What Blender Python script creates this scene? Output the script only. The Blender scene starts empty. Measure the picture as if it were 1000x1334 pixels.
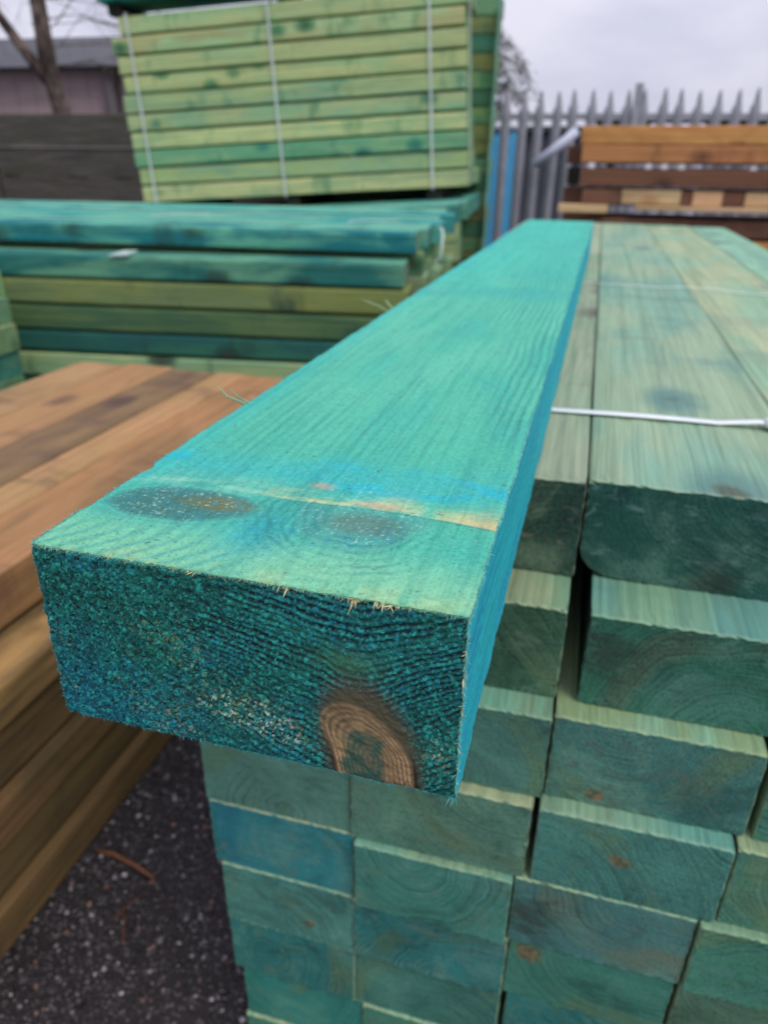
import bpy, math, random
import numpy as np
from mathutils import Vector, Matrix

random.seed(7)
C = bpy.context.scene.collection
S = bpy.context.scene
ZT = 1.03                                   # height of the long beam's top above the ground

# ------------------------------------------------------------------ camera
F_PX, YAW, PITCH, ROLL = 939.4, -0.2698, -0.4511, 0.0154
cy_, sy_, cp_, sp_, cr_, sr_ = math.cos(YAW), math.sin(YAW), math.cos(PITCH), math.sin(PITCH), math.cos(ROLL), math.sin(ROLL)
fwd = Vector((sy_ * cp_, cy_ * cp_, sp_))
right0 = Vector((cy_, -sy_, 0))
up0 = right0.cross(fwd)
rgt = cr_ * right0 + sr_ * up0
upv = -sr_ * right0 + cr_ * up0
cam = bpy.data.cameras.new('camera')
camo = bpy.data.objects.new('camera', cam)
C.objects.link(camo)
M = Matrix((rgt, upv, -fwd)).transposed().to_4x4()
M.translation = Vector((0.0287, -0.2305, 0.1552 + ZT))
camo.matrix_world = M
cam.sensor_fit = 'VERTICAL'
cam.sensor_height = 36
cam.sensor_width = 27
cam.lens = 36 * F_PX / 1334
cam.clip_start = 0.01
cam.clip_end = 600
cam.dof.use_dof = True
cam.dof.focus_distance = 0.325
cam.dof.aperture_fstop = cam.lens / 1000 / 0.0030
cam.dof.aperture_blades = 0
S.camera = camo

# ------------------------------------------------------------------ sky and sun
SUN_EL, SUN_AZ = math.radians(50), math.radians(128)     # azimuth clockwise from +Y
w = bpy.data.worlds.new('World')
S.world = w
w.use_nodes = True
nt = w.node_tree
nt.nodes.clear()
o_ = nt.nodes.new('ShaderNodeOutputWorld')
bg = nt.nodes.new('ShaderNodeBackground')
bg.inputs['Strength'].default_value = 0.1
sky = nt.nodes.new('ShaderNodeTexSky')
sky.sky_type = 'NISHITA'
sky.sun_disc = False
sky.sun_elevation = SUN_EL
sky.sun_rotation = SUN_AZ
sky.altitude = 50
sky.air_density = 1.0
sky.dust_density = 2.0
tc = nt.nodes.new('ShaderNodeTexCoord')
mp = nt.nodes.new('ShaderNodeMapping')
mp.inputs['Scale'].default_value = (1.2, 1.2, 3.4)
mp.inputs['Rotation'].default_value = (0.3, 0.15, 0.5)
n1 = nt.nodes.new('ShaderNodeTexNoise')
n1.inputs['Scale'].default_value = 2.6
n1.inputs['Detail'].default_value = 5
n1.inputs['Roughness'].default_value = 0.5
cr = nt.nodes.new('ShaderNodeValToRGB')
cr.color_ramp.elements[0].position = 0.36
cr.color_ramp.elements[0].color = (5.9, 5.95, 7.6, 1)
cr.color_ramp.elements[1].position = 0.62
cr.color_ramp.elements[1].color = (8.2, 8.1, 9.4, 1)
mx = nt.nodes.new('ShaderNodeMix')
mx.data_type = 'RGBA'
mx.inputs['Factor'].default_value = 0.93            # thick cloud over the clear sky
nt.links.new(tc.outputs['Generated'], mp.inputs['Vector'])
nt.links.new(mp.outputs[0], n1.inputs['Vector'])
nt.links.new(n1.outputs['Fac'], cr.inputs[0])
nt.links.new(sky.outputs[0], mx.inputs[6])
sx = nt.nodes.new('ShaderNodeSeparateXYZ')
mr = nt.nodes.new('ShaderNodeMapRange')            # overcast: brighter overhead than at the horizon
mr.inputs['From Min'].default_value = 0.0
mr.inputs['From Max'].default_value = 1.0
mr.inputs['To Min'].default_value = 0.90
mr.inputs['To Max'].default_value = 1.75
sc_ = nt.nodes.new('ShaderNodeVectorMath')
sc_.operation = 'SCALE'
nt.links.new(tc.outputs['Generated'], sx.inputs[0])
nt.links.new(sx.outputs[2], mr.inputs[0])
nt.links.new(cr.outputs[0], sc_.inputs[0])
nt.links.new(mr.outputs[0], sc_.inputs['Scale'])
nt.links.new(sc_.outputs[0], mx.inputs[7])
nt.links.new(mx.outputs[2], bg.inputs[0])
nt.links.new(bg.outputs[0], o_.inputs[0])

sl = bpy.data.lights.new('sun', 'SUN')
sl.energy = 1.5
sl.angle = math.radians(25)
sl.color = (1.0, 0.95, 0.87)
so = bpy.data.objects.new('sun', sl)
C.objects.link(so)
sd = Vector((math.sin(SUN_AZ) * math.cos(SUN_EL), math.cos(SUN_AZ) * math.cos(SUN_EL), math.sin(SUN_EL)))
so.rotation_euler = sd.to_track_quat('Z', 'Y').to_euler()
so.location = (3, 3, 8)

S.view_settings.view_transform = 'Standard'
S.view_settings.look = 'None'
S.view_settings.exposure = 0.0
S.view_settings.gamma = 1
S.view_settings.use_curve_mapping = False
S.render.engine = 'CYCLES'
S.cycles.use_denoising = True
S.cycles.max_bounces = 6
S.cycles.sample_clamp_indirect = 6

# ------------------------------------------------------------------ helpers
def tag(o, label=None, cat=None, group=None, kind=None):
    if label: o['label'] = label
    if cat: o['category'] = cat
    if group: o['group'] = group
    if kind: o['kind'] = kind
    return o

def mesh_obj(name, verts, faces, mat, parent=None, smooth=False):
    me = bpy.data.meshes.new(name)
    me.from_pydata([tuple(v) for v in verts], [], faces)
    me.materials.append(mat)
    if smooth:
        me.polygons.foreach_set('use_smooth', [True] * len(me.polygons))
    me.update()
    o = bpy.data.objects.new(name, me)
    C.objects.link(o)
    if parent: o.parent = parent
    return o

def np_mesh(name, V, Q, mat, parent=None, smooth=True, color=None):
    """V (n,3) floats, Q (m,k) ints, same k for every face"""
    me = bpy.data.meshes.new(name)
    k = Q.shape[1]
    me.vertices.add(len(V))
    me.vertices.foreach_set('co', np.ascontiguousarray(V, dtype=np.float32).ravel())
    me.loops.add(Q.size)
    me.loops.foreach_set('vertex_index', np.ascontiguousarray(Q, dtype=np.int32).ravel())
    me.polygons.add(len(Q))
    me.polygons.foreach_set('loop_start', np.arange(0, Q.size, k, dtype=np.int32))
    me.polygons.foreach_set('loop_total', np.full(len(Q), k, dtype=np.int32))
    me.polygons.foreach_set('use_smooth', np.full(len(Q), smooth, dtype=bool))
    me.materials.append(mat)
    me.update(calc_edges=True)
    if color is not None:
        at = me.attributes.new('tone', 'FLOAT_COLOR', 'POINT')
        at.data.foreach_set('color', np.c_[color, np.ones(len(V))].astype(np.float32).ravel())
    o = bpy.data.objects.new(name, me)
    C.objects.link(o)
    if parent: o.parent = parent
    return o

def empty(name, loc):
    o = bpy.data.objects.new(name, None)
    o.empty_display_size = 0.1
    C.objects.link(o)
    o.location = loc
    return o

def box_vf(x0, y0, z0, x1, y1, z1, b=0.0, base=0):
    if b <= 0:
        V = [(x0, y0, z0), (x1, y0, z0), (x1, y1, z0), (x0, y1, z0), (x0, y0, z1), (x1, y0, z1), (x1, y1, z1), (x0, y1, z1)]
        Fc = [(0, 3, 2, 1), (4, 5, 6, 7), (0, 1, 5, 4), (1, 2, 6, 5), (2, 3, 7, 6), (3, 0, 4, 7)]
        return V, [tuple(i + base for i in f) for f in Fc]
    V, Fc = [], []
    for (z, i) in ((z0, b), (z0 + b, 0), (z1 - b, 0), (z1, b)):
        V += [(x0 + b + i * 0, y0 + i, z), (x1 - b, y0 + i, z), (x1 - i, y0 + b, z), (x1 - i, y1 - b, z),
              (x1 - b, y1 - i, z), (x0 + b, y1 - i, z), (x0 + i, y1 - b, z), (x0 + i, y0 + b, z)]
    for r in range(3):
        for k in range(8):
            a, c = r * 8 + k, r * 8 + (k + 1) % 8
            Fc.append((a, c, c + 8, a + 8))
    Fc.append(tuple(range(7, -1, -1)))
    Fc.append(tuple(range(24, 32)))
    return V, [tuple(i + base for i in f) for f in Fc]

class MB:
    def __init__(s): s.V, s.F = [], []
    def box(s, *a, b=0.0):
        v, f = box_vf(*a, b=b, base=len(s.V)); s.V += v; s.F += f; return s
    def tube(s, pts, rad, n=8, cap=True):
        pts = [Vector(p) for p in pts]
        rad = rad if isinstance(rad, (list, tuple)) else [rad] * len(pts)
        base = len(s.V)
        for i, p in enumerate(pts):
            d = (pts[min(i + 1, len(pts) - 1)] - pts[max(i - 1, 0)]).normalized()
            a = d.orthogonal().normalized() if i == 0 else (a - d * a.dot(d)).normalized()
            bb = d.cross(a)
            for k in range(n):
                t = 2 * math.pi * k / n
                s.V.append(tuple(p + (a * math.cos(t) + bb * math.sin(t)) * rad[i]))
        for i in range(len(pts) - 1):
            for k in range(n):
                q = base + i * n
                s.F.append((q + k, q + (k + 1) % n, q + n + (k + 1) % n, q + n + k))
        if cap:
            s.F.append(tuple(base + k for k in range(n - 1, -1, -1)))
            s.F.append(tuple(base + (len(pts) - 1) * n + k for k in range(n)))
        return s
    def build(s, name, mat, parent=None, smooth=False): return mesh_obj(name, s.V, s.F, mat, parent, smooth)

# node helper
class NT:
    def __init__(s, name):
        s.m = bpy.data.materials.new(name); s.m.use_nodes = True
        s.t = s.m.node_tree; s.t.nodes.clear()
        s.out = s.t.nodes.new('ShaderNodeOutputMaterial')
        s.bsdf = s.t.nodes.new('ShaderNodeBsdfPrincipled')
        s.t.links.new(s.bsdf.outputs[0], s.out.inputs[0])
        s.bsdf.inputs['Specular IOR Level'].default_value = 0.25
    def n(s, typ, **kw):
        nd = s.t.nodes.new('ShaderNode' + typ)
        for k, v in kw.items(): setattr(nd, k, v)
        return nd
    def l(s, a, b): s.t.links.new(a, b)
    def put(s, sock, v):
        if isinstance(v, bpy.types.NodeSocket): s.l(v, sock)
        else: sock.default_value = v
    def math(s, op, a, b=0.0, c=0.0, clamp=False):
        nd = s.n('Math', operation=op, use_clamp=clamp)
        for i, v in enumerate((a, b, c)): s.put(nd.inputs[i], v)
        return nd.outputs[0]
    def mix(s, f, a, b, mode='MIX'):
        nd = s.n('Mix', data_type='RGBA', blend_type=mode)
        for i, v in ((0, f), (6, a), (7, b)):
            if isinstance(v, (tuple, list)) and len(v) == 3: v = (*v, 1)
            s.put(nd.inputs[i], v)
        return nd.outputs[2]
    def vmap(s, v, scale, loc=(0, 0, 0)):
        nd = s.n('Mapping'); s.l(v, nd.inputs[0])
        nd.inputs['Scale'].default_value = scale
        s.put(nd.inputs['Location'], loc)
        return nd.outputs[0]
    def noise(s, v, scale, detail=3, rough=0.5, dist=0.0):
        nd = s.n('TexNoise'); s.l(v, nd.inputs['Vector'])
        nd.inputs['Scale'].default_value = scale; nd.inputs['Detail'].default_value = detail
        nd.inputs['Roughness'].default_value = rough; nd.inputs['Distortion'].default_value = dist
        return nd.outputs['Fac']
    def ramp(s, f, a, b, smooth=True):
        nd = s.n('MapRange', interpolation_type='SMOOTHSTEP' if smooth else 'LINEAR')
        nd.clamp = True
        s.put(nd.inputs['Value'], f); nd.inputs['From Min'].default_value = a; nd.inputs['From Max'].default_value = b
        return nd.outputs[0]
    def attr(s, name, typ='OBJECT'):
        nd = s.n('Attribute', attribute_type=typ, attribute_name=name)
        return nd
    def bump(s, h, strength, dist):
        nd = s.n('Bump'); nd.inputs['Strength'].default_value = strength; nd.inputs['Distance'].default_value = dist
        s.l(h, nd.inputs['Height']); s.l(nd.outputs[0], s.bsdf.inputs['Normal'])

def plain(name, col, rough=0.7, var=0.15, scale=30, metal=0.0, stretch=(1, 1, 1), bump=0.0):
    N = NT(name)
    v = N.n('TexCoord').outputs['Object']
    v = N.vmap(v, stretch)
    f = N.noise(v, scale, 4, 0.6)
    f2 = N.noise(v, scale * 0.13, 3, 0.5)
    c = N.mix(N.ramp(f, 0.3, 0.7), tuple(x * (1 - var) for x in col), tuple(min(1, x * (1 + var)) for x in col))
    c = N.mix(N.ramp(f2, 0.35, 0.7), c, tuple(x * (1 - 1.6 * var) for x in col))
    N.l(c, N.bsdf.inputs['Base Color'])
    N.bsdf.inputs['Roughness'].default_value = rough
    N.bsdf.inputs['Metallic'].default_value = metal
    if bump: N.bump(f, 0.5, bump)
    return N.m

# ------------------------------------------------------------------ timber material (solid wood: rings run through the whole piece)
def timber_material():
    N = NT('sawn_timber')
    co = N.n('TexCoord').outputs['Object']
    sep = N.n('SeparateXYZ'); N.l(co, sep.inputs[0])
    x, y, z = sep.outputs
    pith = N.attr('pith').outputs['Vector']
    ps = N.n('SeparateXYZ'); N.l(pith, ps.inputs[0])
    rnd = ps.outputs[1]                                   # a number of the piece's own
    shift = N.n('CombineXYZ')
    N.l(N.math('MULTIPLY', rnd, 37.0), shift.inputs[0]); N.l(N.math('MULTIPLY', rnd, 91.0), shift.inputs[1]); N.l(N.math('MULTIPLY', rnd, 53.0), shift.inputs[2])
    P = N.n('VectorMath', operation='ADD'); N.l(co, P.inputs[0]); N.l(shift.outputs[0], P.inputs[1]); P = P.outputs[0]
    # distance to the pith line, bent by a slow noise
    wob = N.noise(N.vmap(P, (7, 0.7, 7)), 1.0, 3, 0.5)
    wob2 = N.noise(N.vmap(P, (30, 4, 30)), 1.0, 2, 0.5)
    dx = N.math('SUBTRACT', x, ps.outputs[0]); dz = N.math('SUBTRACT', z, ps.outputs[2])
    r = N.math('SQRT', N.math('ADD', N.math('MULTIPLY', dx, dx), N.math('MULTIPLY', dz, dz)))
    r = N.math('ADD', r, N.math('MULTIPLY', wob, 0.075))
    r = N.math('ADD', r, N.math('MULTIPLY', wob2, 0.004))
    ring = N.math('SINE', N.math('MULTIPLY', r, 2 * math.pi / 0.0052))
    ring = N.ramp(ring, -0.2, 1.0)
    rv = N.n('CombineXYZ'); N.l(N.math('MULTIPLY', r, 210.0), rv.inputs[0]); N.l(N.math('MULTIPLY', rnd, 40.0), rv.inputs[1])
    irr = N.noise(rv.outputs[0], 1.0, 3, 0.6)
    ring = N.math('ADD', N.math('MULTIPLY', ring, 0.45), N.math('MULTIPLY', N.ramp(irr, 0.42, 0.62), 0.6))
    ringamp = N.ramp(N.noise(N.vmap(P, (11, 1, 11)), 1.0, 2), 0.35, 0.65)
    # end grain mask
    nrm = N.n('TexCoord').outputs['Normal']
    ns = N.n('SeparateXYZ'); N.l(nrm, ns.inputs[0])
    end = N.ramp(N.math('ABSOLUTE', ns.outputs[1]), 0.6, 0.9)
    ca, cb, ce = N.attr('tint_a').outputs['Color'], N.attr('tint_b').outputs['Color'], N.attr('tint_end').outputs['Color']
    # faces: stain blotches, yellower where the stain is thin, darker wet bands across
    blot = N.noise(N.vmap(P, (9, 2.6, 9)), 1.0, 4, 0.55, 0.4)
    face = N.mix(N.ramp(blot, 0.40, 0.62), ca, cb)
    grain = N.noise(N.vmap(P, (190, 9, 190)), 1.0, 4, 0.65, 0.5)
    face = N.mix(N.math('MULTIPLY', N.ramp(grain, 0.35, 0.7), 0.16), face, (0.0, 0.02, 0.01), 'MIX')
    face = N.mix(N.math('MULTIPLY', ring, 0.16), face, (0.02, 0.05, 0.03))
    streak = N.noise(N.vmap(P, (55, 1.3, 55)), 1.0, 4, 0.65, 0.3)
    face = N.mix(N.math('MULTIPLY', N.ramp(streak, 0.46, 0.66), 0.38), face, N.mix(1.0, face, (0.42, 0.48, 0.5), 'MULTIPLY'))
    face = N.mix(N.math('MULTIPLY', N.ramp(N.noise(P, 600, 3, 0.75), 0.45, 0.7), 0.22), face, N.mix(1.0, face, (0.4, 0.45, 0.5), 'MULTIPLY'))
    band = N.noise(N.vmap(P, (2.5, 6, 2.5)), 1.0, 4, 0.65)
    dark = N.attr('tint_dark').outputs['Color']
    face = N.mix(N.math('MULTIPLY', N.ramp(band, 0.55, 0.70), 0.55), face, dark)
    # knots: cells stretched, dark cores with a halo
    vo = N.n('TexVoronoi', feature='F1'); N.l(N.vmap(P, (5.0, 3.1, 5.0)), vo.inputs['Vector']); vo.inputs['Scale'].default_value = 1.0
    vo.inputs['Randomness'].default_value = 1.0
    kd = N.math('ADD', vo.outputs['Distance'], N.math('MULTIPLY', N.noise(P, 40, 2), 0.08))
    face = N.mix(N.math('MULTIPLY', N.math('SUBTRACT', 1.0, N.ramp(kd, 0.14, 0.30)), 0.88), face, dark)
    knotc = N.math('SUBTRACT', 1.0, N.ramp(kd, 0.08, 0.14))
    face = N.mix(N.math('MULTIPLY', knotc, 0.6), face, (0.07, 0.045, 0.02))
    # end grain: darker because it drinks the stain, with rings, heart tone and dirt
    eb = N.noise(N.vmap(P, (14, 14, 14)), 1.0, 4, 0.6, 0.6)
    e = N.mix(N.ramp(eb, 0.48, 0.70), ce, N.mix(0.35, ce, cb))
    e = N.mix(N.ramp(eb, 0.46, 0.30), e, N.mix(0.45, ce, (0, 0.01, 0.02)))
    heart = N.math('MULTIPLY', N.ramp(N.math('SINE', N.math('MULTIPLY', r, 2 * math.pi / 0.115)), 0.45, 0.95), N.ramp(N.noise(N.vmap(P, (9, 1, 9)), 1.0, 3, 0.6), 0.38, 0.62))
    heart = N.math('MULTIPLY', heart, 0.75)
    e = N.mix(heart, e, N.attr('tint_heart').outputs['Color'])
    e = N.mix(N.math('MULTIPLY', N.math('MULTIPLY', ring, ringamp), 0.72), e, N.mix(0.72, ce, (0, 0, 0)))
    sp = N.noise(P, 700, 3, 0.75)
    e = N.mix(N.math('MULTIPLY', N.ramp(sp, 0.5, 0.75), 0.42), e, N.mix(0.55, cb, (0.16, 0.42, 0.32)))
    saw = N.noise(N.vmap(P, (14, 14, 420)), 1.0, 3, 0.6)
    e = N.mix(N.math('MULTIPLY', N.ramp(saw, 0.48, 0.68), 0.30), e, N.mix(0.6, ce, (0, 0.01, 0.01)))
    mot = N.noise(N.vmap(P, (38, 38, 38)), 1.0, 5, 0.7, 0.8)
    e = N.mix(N.math('MULTIPLY', N.ramp(mot, 0.56, 0.72), 0.5), e, N.attr('tint_heart').outputs['Color'])
    e = N.mix(N.math('MULTIPLY', N.ramp(N.noise(P, 430, 3, 0.75), 0.48, 0.72), 0.6), e, (0.004, 0.012, 0.012))
    sp2 = N.noise(N.vmap(P, (30, 30, 60)), 1.0, 5, 0.7, 1.0)
    e = N.mix(N.math('MULTIPLY', N.ramp(sp2, 0.54, 0.66), 0.85), e, dark)
    # one knot or resin mark on the end, set per piece
    ks = N.attr('knot').outputs['Vector']
    kk = N.n('SeparateXYZ'); N.l(ks, kk.inputs[0])
    ex = N.math('DIVIDE', N.math('SUBTRACT', x, kk.outputs[0]), kk.outputs[1])
    ez = N.math('DIVIDE', N.math('SUBTRACT', z, kk.outputs[2]), N.math('MULTIPLY', kk.outputs[1], 0.75))
    er = N.math('SQRT', N.math('ADD', N.math('MULTIPLY', ex, ex), N.math('MULTIPLY', ez, ez)))
    er = N.math('ADD', er, N.math('MULTIPLY', N.math('SUBTRACT', N.noise(P, 38, 4, 0.6), 0.5), 1.9))
    kc = N.mix(N.ramp(N.noise(P, 130, 4, 0.7), 0.4, 0.62), (0.07, 0.09, 0.05), (0.30, 0.17, 0.08))
    e = N.mix(N.math('MULTIPLY', N.math('SUBTRACT', 1.0, N.ramp(er, 0.5, 1.1)), 0.8), e, kc)
    bs_ = N.n('SeparateXYZ'); N.l(N.attr('black_stain').outputs['Vector'], bs_.inputs[0])
    bx = N.math('DIVIDE', N.math('SUBTRACT', x, bs_.outputs[0]), bs_.outputs[1]); bz = N.math('DIVIDE', N.math('SUBTRACT', z, bs_.outputs[2]), N.math('MULTIPLY', bs_.outputs[1], 1.2))
    bd_ = N.math('ADD', N.math('SQRT', N.math('ADD', N.math('MULTIPLY', bx, bx), N.math('MULTIPLY', bz, bz))), N.math('MULTIPLY', N.math('SUBTRACT', N.noise(N.vmap(P, (40, 40, 110)), 1.0, 5, 0.7), 0.5), 3.2))
    e = N.mix(N.math('MULTIPLY', N.math('SUBTRACT', 1.0, N.ramp(bd_, 0.1, 1.5)), 0.62), e, (0.030, 0.032, 0.024))
    fray = N.math('MULTIPLY', N.math('SUBTRACT', 1.0, N.ramp(y, 0.0, 0.006)), 0.35)
    face = N.mix(fray, face, N.mix(0.5, ca, (0.45, 0.55, 0.35)))
    sd_ = N.math('MULTIPLY', N.ramp(N.math('ABSOLUTE', ns.outputs[0]), 0.6, 0.9), N.attr('side_shade').outputs['Fac'])
    face = N.mix(sd_, face, (0.012, 0.022, 0.018))  # gap shade painted into the colour of the side faces, per piece
    col = N.mix(end, face, e)
    N.l(col, N.bsdf.inputs['Base Color'])
    N.bsdf.inputs['Roughness'].default_value = 0.82
    hgt = N.math('ADD', N.math('MULTIPLY', grain, 0.5), N.math('MULTIPLY', ring, 0.35))
    hgt = N.math('ADD', hgt, N.math('MULTIPLY', N.noise(P, 420, 3, 0.7), N.math('MULTIPLY', end, 1.8)))
    hgt = N.math('ADD', hgt, N.math('MULTIPLY', N.noise(P, 90, 3, 0.7), N.math('MULTIPLY', end, 1.8)))
    N.bump(hgt, 0.7, 0.0012)
    return N.m

TIMBER = timber_material()

# palettes: two face tones, end grain, dark stain, heart tone (linear base colours)
PAL = dict(
    pale_green=dict(a=(.27, .46, .28), b=(.17, .42, .32), e=(.040, .205, .140), d=(.07, .20, .15), h=(.15, .24, .12)),
    pale_olive=dict(a=(.38, .49, .26), b=(.24, .45, .30), e=(.038, .185, .120), d=(.10, .18, .13), h=(.15, .22, .11)),
    teal=dict(a=(.17, .45, .31), b=(.06, .34, .26), e=(.06, .25, .19), d=(.012, .13, .12), h=(.25, .30, .15)),
    blue_teal=dict(a=(.03, .30, .29), b=(.17, .47, .33), e=(.03, .20, .22), d=(.01, .10, .14), h=(.20, .25, .14)),
    lime=dict(a=(.56, .60, .27), b=(.42, .57, .27), e=(.22, .40, .17), d=(.04, .20, .09), h=(.34, .40, .18)),
    lime_green=dict(a=(.45, .57, .26), b=(.29, .50, .27), e=(.16, .33, .17), d=(.03, .18, .11), h=(.30, .34, .17)),
    olive=dict(a=(.27, .31, .10), b=(.16, .24, .10), e=(.20, .24, .10), d=(.05, .12, .06), h=(.24, .22, .10)),
    brown=dict(a=(.30, .17, .075), b=(.225, .125, .06), e=(.14, .07, .035), d=(.11, .065, .045), h=(.22, .12, .06)),
    tan=dict(a=(.38, .21, .095), b=(.30, .16, .08), e=(.16, .08, .04), d=(.16, .10, .06), h=(.24, .14, .07)),
    umber=dict(a=(.17, .11, .045), b=(.13, .085, .038), e=(.10, .05, .03), d=(.08, .05, .035), h=(.15, .08, .05)),
    orange=dict(a=(.72, .36, .11), b=(.62, .28, .09), e=(.30, .12, .04), d=(.22, .08, .03), h=(.40, .18, .06)),
    dark_brown=dict(a=(.22, .10, .06), b=(.16, .07, .045), e=(.05, .035, .03), d=(.06, .03, .025), h=(.10, .05, .03)),
    cream=dict(a=(.72, .50, .27), b=(.62, .40, .20), e=(.48, .30, .15), d=(.35, .20, .10), h=(.5, .35, .2)),
    black_brown=dict(a=(.045, .038, .030), b=(.034, .030, .025), e=(.03, .025, .02), d=(.02, .018, .014), h=(.04, .03, .025)),
)

def jit(c, rs, k=0.12):
    m = 1 + rs.uniform(-k, k)
    return [max(0, v * m * (1 + rs.uniform(-k * .5, k * .5))) for v in c] + [1.0]

def sleeper(origin, ydir, up, wid, hei, length, pal, label, group, seed, pith=None, knot=None, wane=None, name='timber_sleeper', cat='timber', rough_end=0.0007, r=0.004, seg=14, bow=0.0, side=0.0, nw=14, stain=None):
    """origin: bottom centre of the near end; local Y runs along the piece"""
    rs = random.Random(seed)
    nh = 8 if nw < 20 else 14
    hw = wid / 2
    out = []
    def corner(cx, cz, sx, sz, rr):
        # three points round a corner; sx,sz point outwards
        return [(cx, cz, sx, sz, rr)]
    rad = [r * rs.uniform(.6, 1.5) for _ in range(4)]
    w_ = wane or {}
    cut = [w_.get(k, (rad[k], rad[k])) for k in range(4)]      # 0 bl, 1 br, 2 tr, 3 tl : (along x, along z)
    def arc(cx, cz, ax, az, t0, t1, n=4):
        return [(cx + ax * math.cos(t0 + (t1 - t0) * i / n), cz + az * math.sin(t0 + (t1 - t0) * i / n)) for i in range(n + 1)]
    PI = math.pi
    pts = []
    pts += arc(-hw + cut[0][0], cut[0][1], cut[0][0], cut[0][1], PI, 1.5 * PI)
    pts += [(-hw + cut[0][0] + (wid - cut[0][0] - cut[1][0]) * i / nw, 0) for i in range(1, nw)]
    pts += arc(hw - cut[1][0], cut[1][1], cut[1][0], cut[1][1], 1.5 * PI, 2 * PI)
    pts += [(hw, cut[1][1] + (hei - cut[1][1] - cut[2][1]) * i / nh) for i in range(1, nh)]
    pts += arc(hw - cut[2][0], hei - cut[2][1], cut[2][0], cut[2][1], 0, .5 * PI)
    pts += [(hw - cut[2][0] - (wid - cut[2][0] - cut[3][0]) * i / nw, hei) for i in range(1, nw)]
    pts += arc(-hw + cut[3][0], hei - cut[3][1], cut[3][0], cut[3][1], .5 * PI, PI)
    pts += [(-hw, hei - cut[3][1] - (hei - cut[3][1] - cut[0][1]) * i / nh) for i in range(1, nh)]
    n = len(pts)
    ys = [0, .0015, .006, .02] + [.02 + (length - .04) * (i / seg) for i in range(1, seg)] + [length - .02, length - .0015, length]
    V, Fc = [], []
    pr = [rs.uniform(-1, 1) for _ in range(n)]
    for j, yv in enumerate(ys):
        inset = 0.0012 if yv in (0, length) else 0.0
        sag = bow * math.sin(math.pi * yv / length)
        for i, (px, pz) in enumerate(pts):
            k = 0.00045 * pr[i] + 0.0004 * rs.uniform(-1, 1)
            sx = (px / hw); sz = ((pz - hei / 2) / (hei / 2))
            V.append((px - inset * sx + k * sx, yv + (rough_end * rs.uniform(-1, 1) * (1.5 if rs.random() < .1 else 1) if j < 2 else 0), pz - inset * sz * 0.8 + (k * sz if j > 2 else (k + rough_end * rs.uniform(-.7, .4)) * sz) + sag))
    for j in range(len(ys) - 1):
        for i in range(n):
            a, b = j * n + i, j * n + (i + 1) % n
            Fc.append((a, a + n, b + n, b))
    # end caps as fans round an inner ring
    for (j, sgn) in ((0, 1), (len(ys) - 1, -1)):
        base = len(V)
        yv = ys[j]
        for i, (px, pz) in enumerate(pts):
            V.append((px * .96, yv, hei / 2 + (pz - hei / 2) * .92))
        V.append((0, yv, hei / 2))
        for i in range(n):
            a, b = j * n + i, j * n + (i + 1) % n
            c, d = base + i, base + (i + 1) % n
            if sgn > 0:
                Fc.append((a, b, d, c)); Fc.append((c, d, base + n))
            else:
                Fc.append((b, a, c, d)); Fc.append((d, c, base + n))
    me = bpy.data.meshes.new(name)
    me.from_pydata(V, [], Fc)
    me.materials.append(TIMBER)
    me.update()
    o = bpy.data.objects.new(name, me)
    C.objects.link(o)
    Yd = Vector(ydir).normalized(); U = Vector(up); U = (U - Yd * U.dot(Yd)).normalized(); X = Yd.cross(U)
    m = Matrix((X, Yd, U)).transposed().to_4x4(); m.translation = Vector(origin)
    o.matrix_world = m
    p = PAL[pal] if isinstance(pal, str) else pal
    for key, c in (('tint_a', 'a'), ('tint_b', 'b'), ('tint_end', 'e'), ('tint_dark', 'd'), ('tint_heart', 'h')):
        o[key] = jit(p[c], rs)
    px, pz = pith if pith else (rs.uniform(-.09, .09), rs.uniform(-.09, .03) if rs.random() < .6 else rs.uniform(.07, .18))
    o['pith'] = [px, rs.random(), pz]
    kx, kr, kz = knot if knot else (0.0, 0.0005, -1.0)
    o['knot'] = [kx, kr, kz]
    o['side_shade'] = float(side)
    o['black_stain'] = list(stain) if stain else [0.0, 0.0005, -1.0]
    tag(o, label, cat, group)
    return o

ORD = ['top', 'second', 'third', 'fourth', 'fifth', 'sixth', 'seventh', 'eighth', 'ninth', 'tenth', 'eleventh', 'twelfth']
UP = (0, 0, 1)

# ------------------------------------------------------------------ ground
def ground_material():
    N = NT('dark_tarmac')
    v = N.n('TexCoord').outputs['Object']
    f = N.noise(v, 160, 3, 0.7)
    vo = N.n('TexVoronoi', feature='F1'); N.l(v, vo.inputs['Vector']); vo.inputs['Scale'].default_value = 190
    c = N.mix(N.ramp(f, 0.35, 0.7), (0.014, 0.012, 0.013), (0.050, 0.043, 0.046))
    c = N.mix(N.ramp(N.noise(v, 2.1, 4, 0.6), 0.45, 0.7), c, (0.022, 0.018, 0.018))
    s2 = N.n('SeparateColor'); N.l(vo.outputs['Color'], s2.inputs[0])
    pk = N.math('MULTIPLY', N.math('GREATER_THAN', s2.outputs[0], 0.80), N.math('SUBTRACT', 1.0, N.ramp(vo.outputs['Distance'], 0.25, 0.5)))
    c = N.mix(N.math('MULTIPLY', pk, 0.8), c, (0.17, 0.15, 0.155))
    N.l(c, N.bsdf.inputs['Base Color'])
    N.bsdf.inputs['Roughness'].default_value = 0.6
    h = N.math('ADD', f, N.math('MULTIPLY', N.math('SUBTRACT', 1.0, vo.outputs['Distance']), 0.8))
    N.bump(h, 0.8, 0.003)
    return N.m

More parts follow.
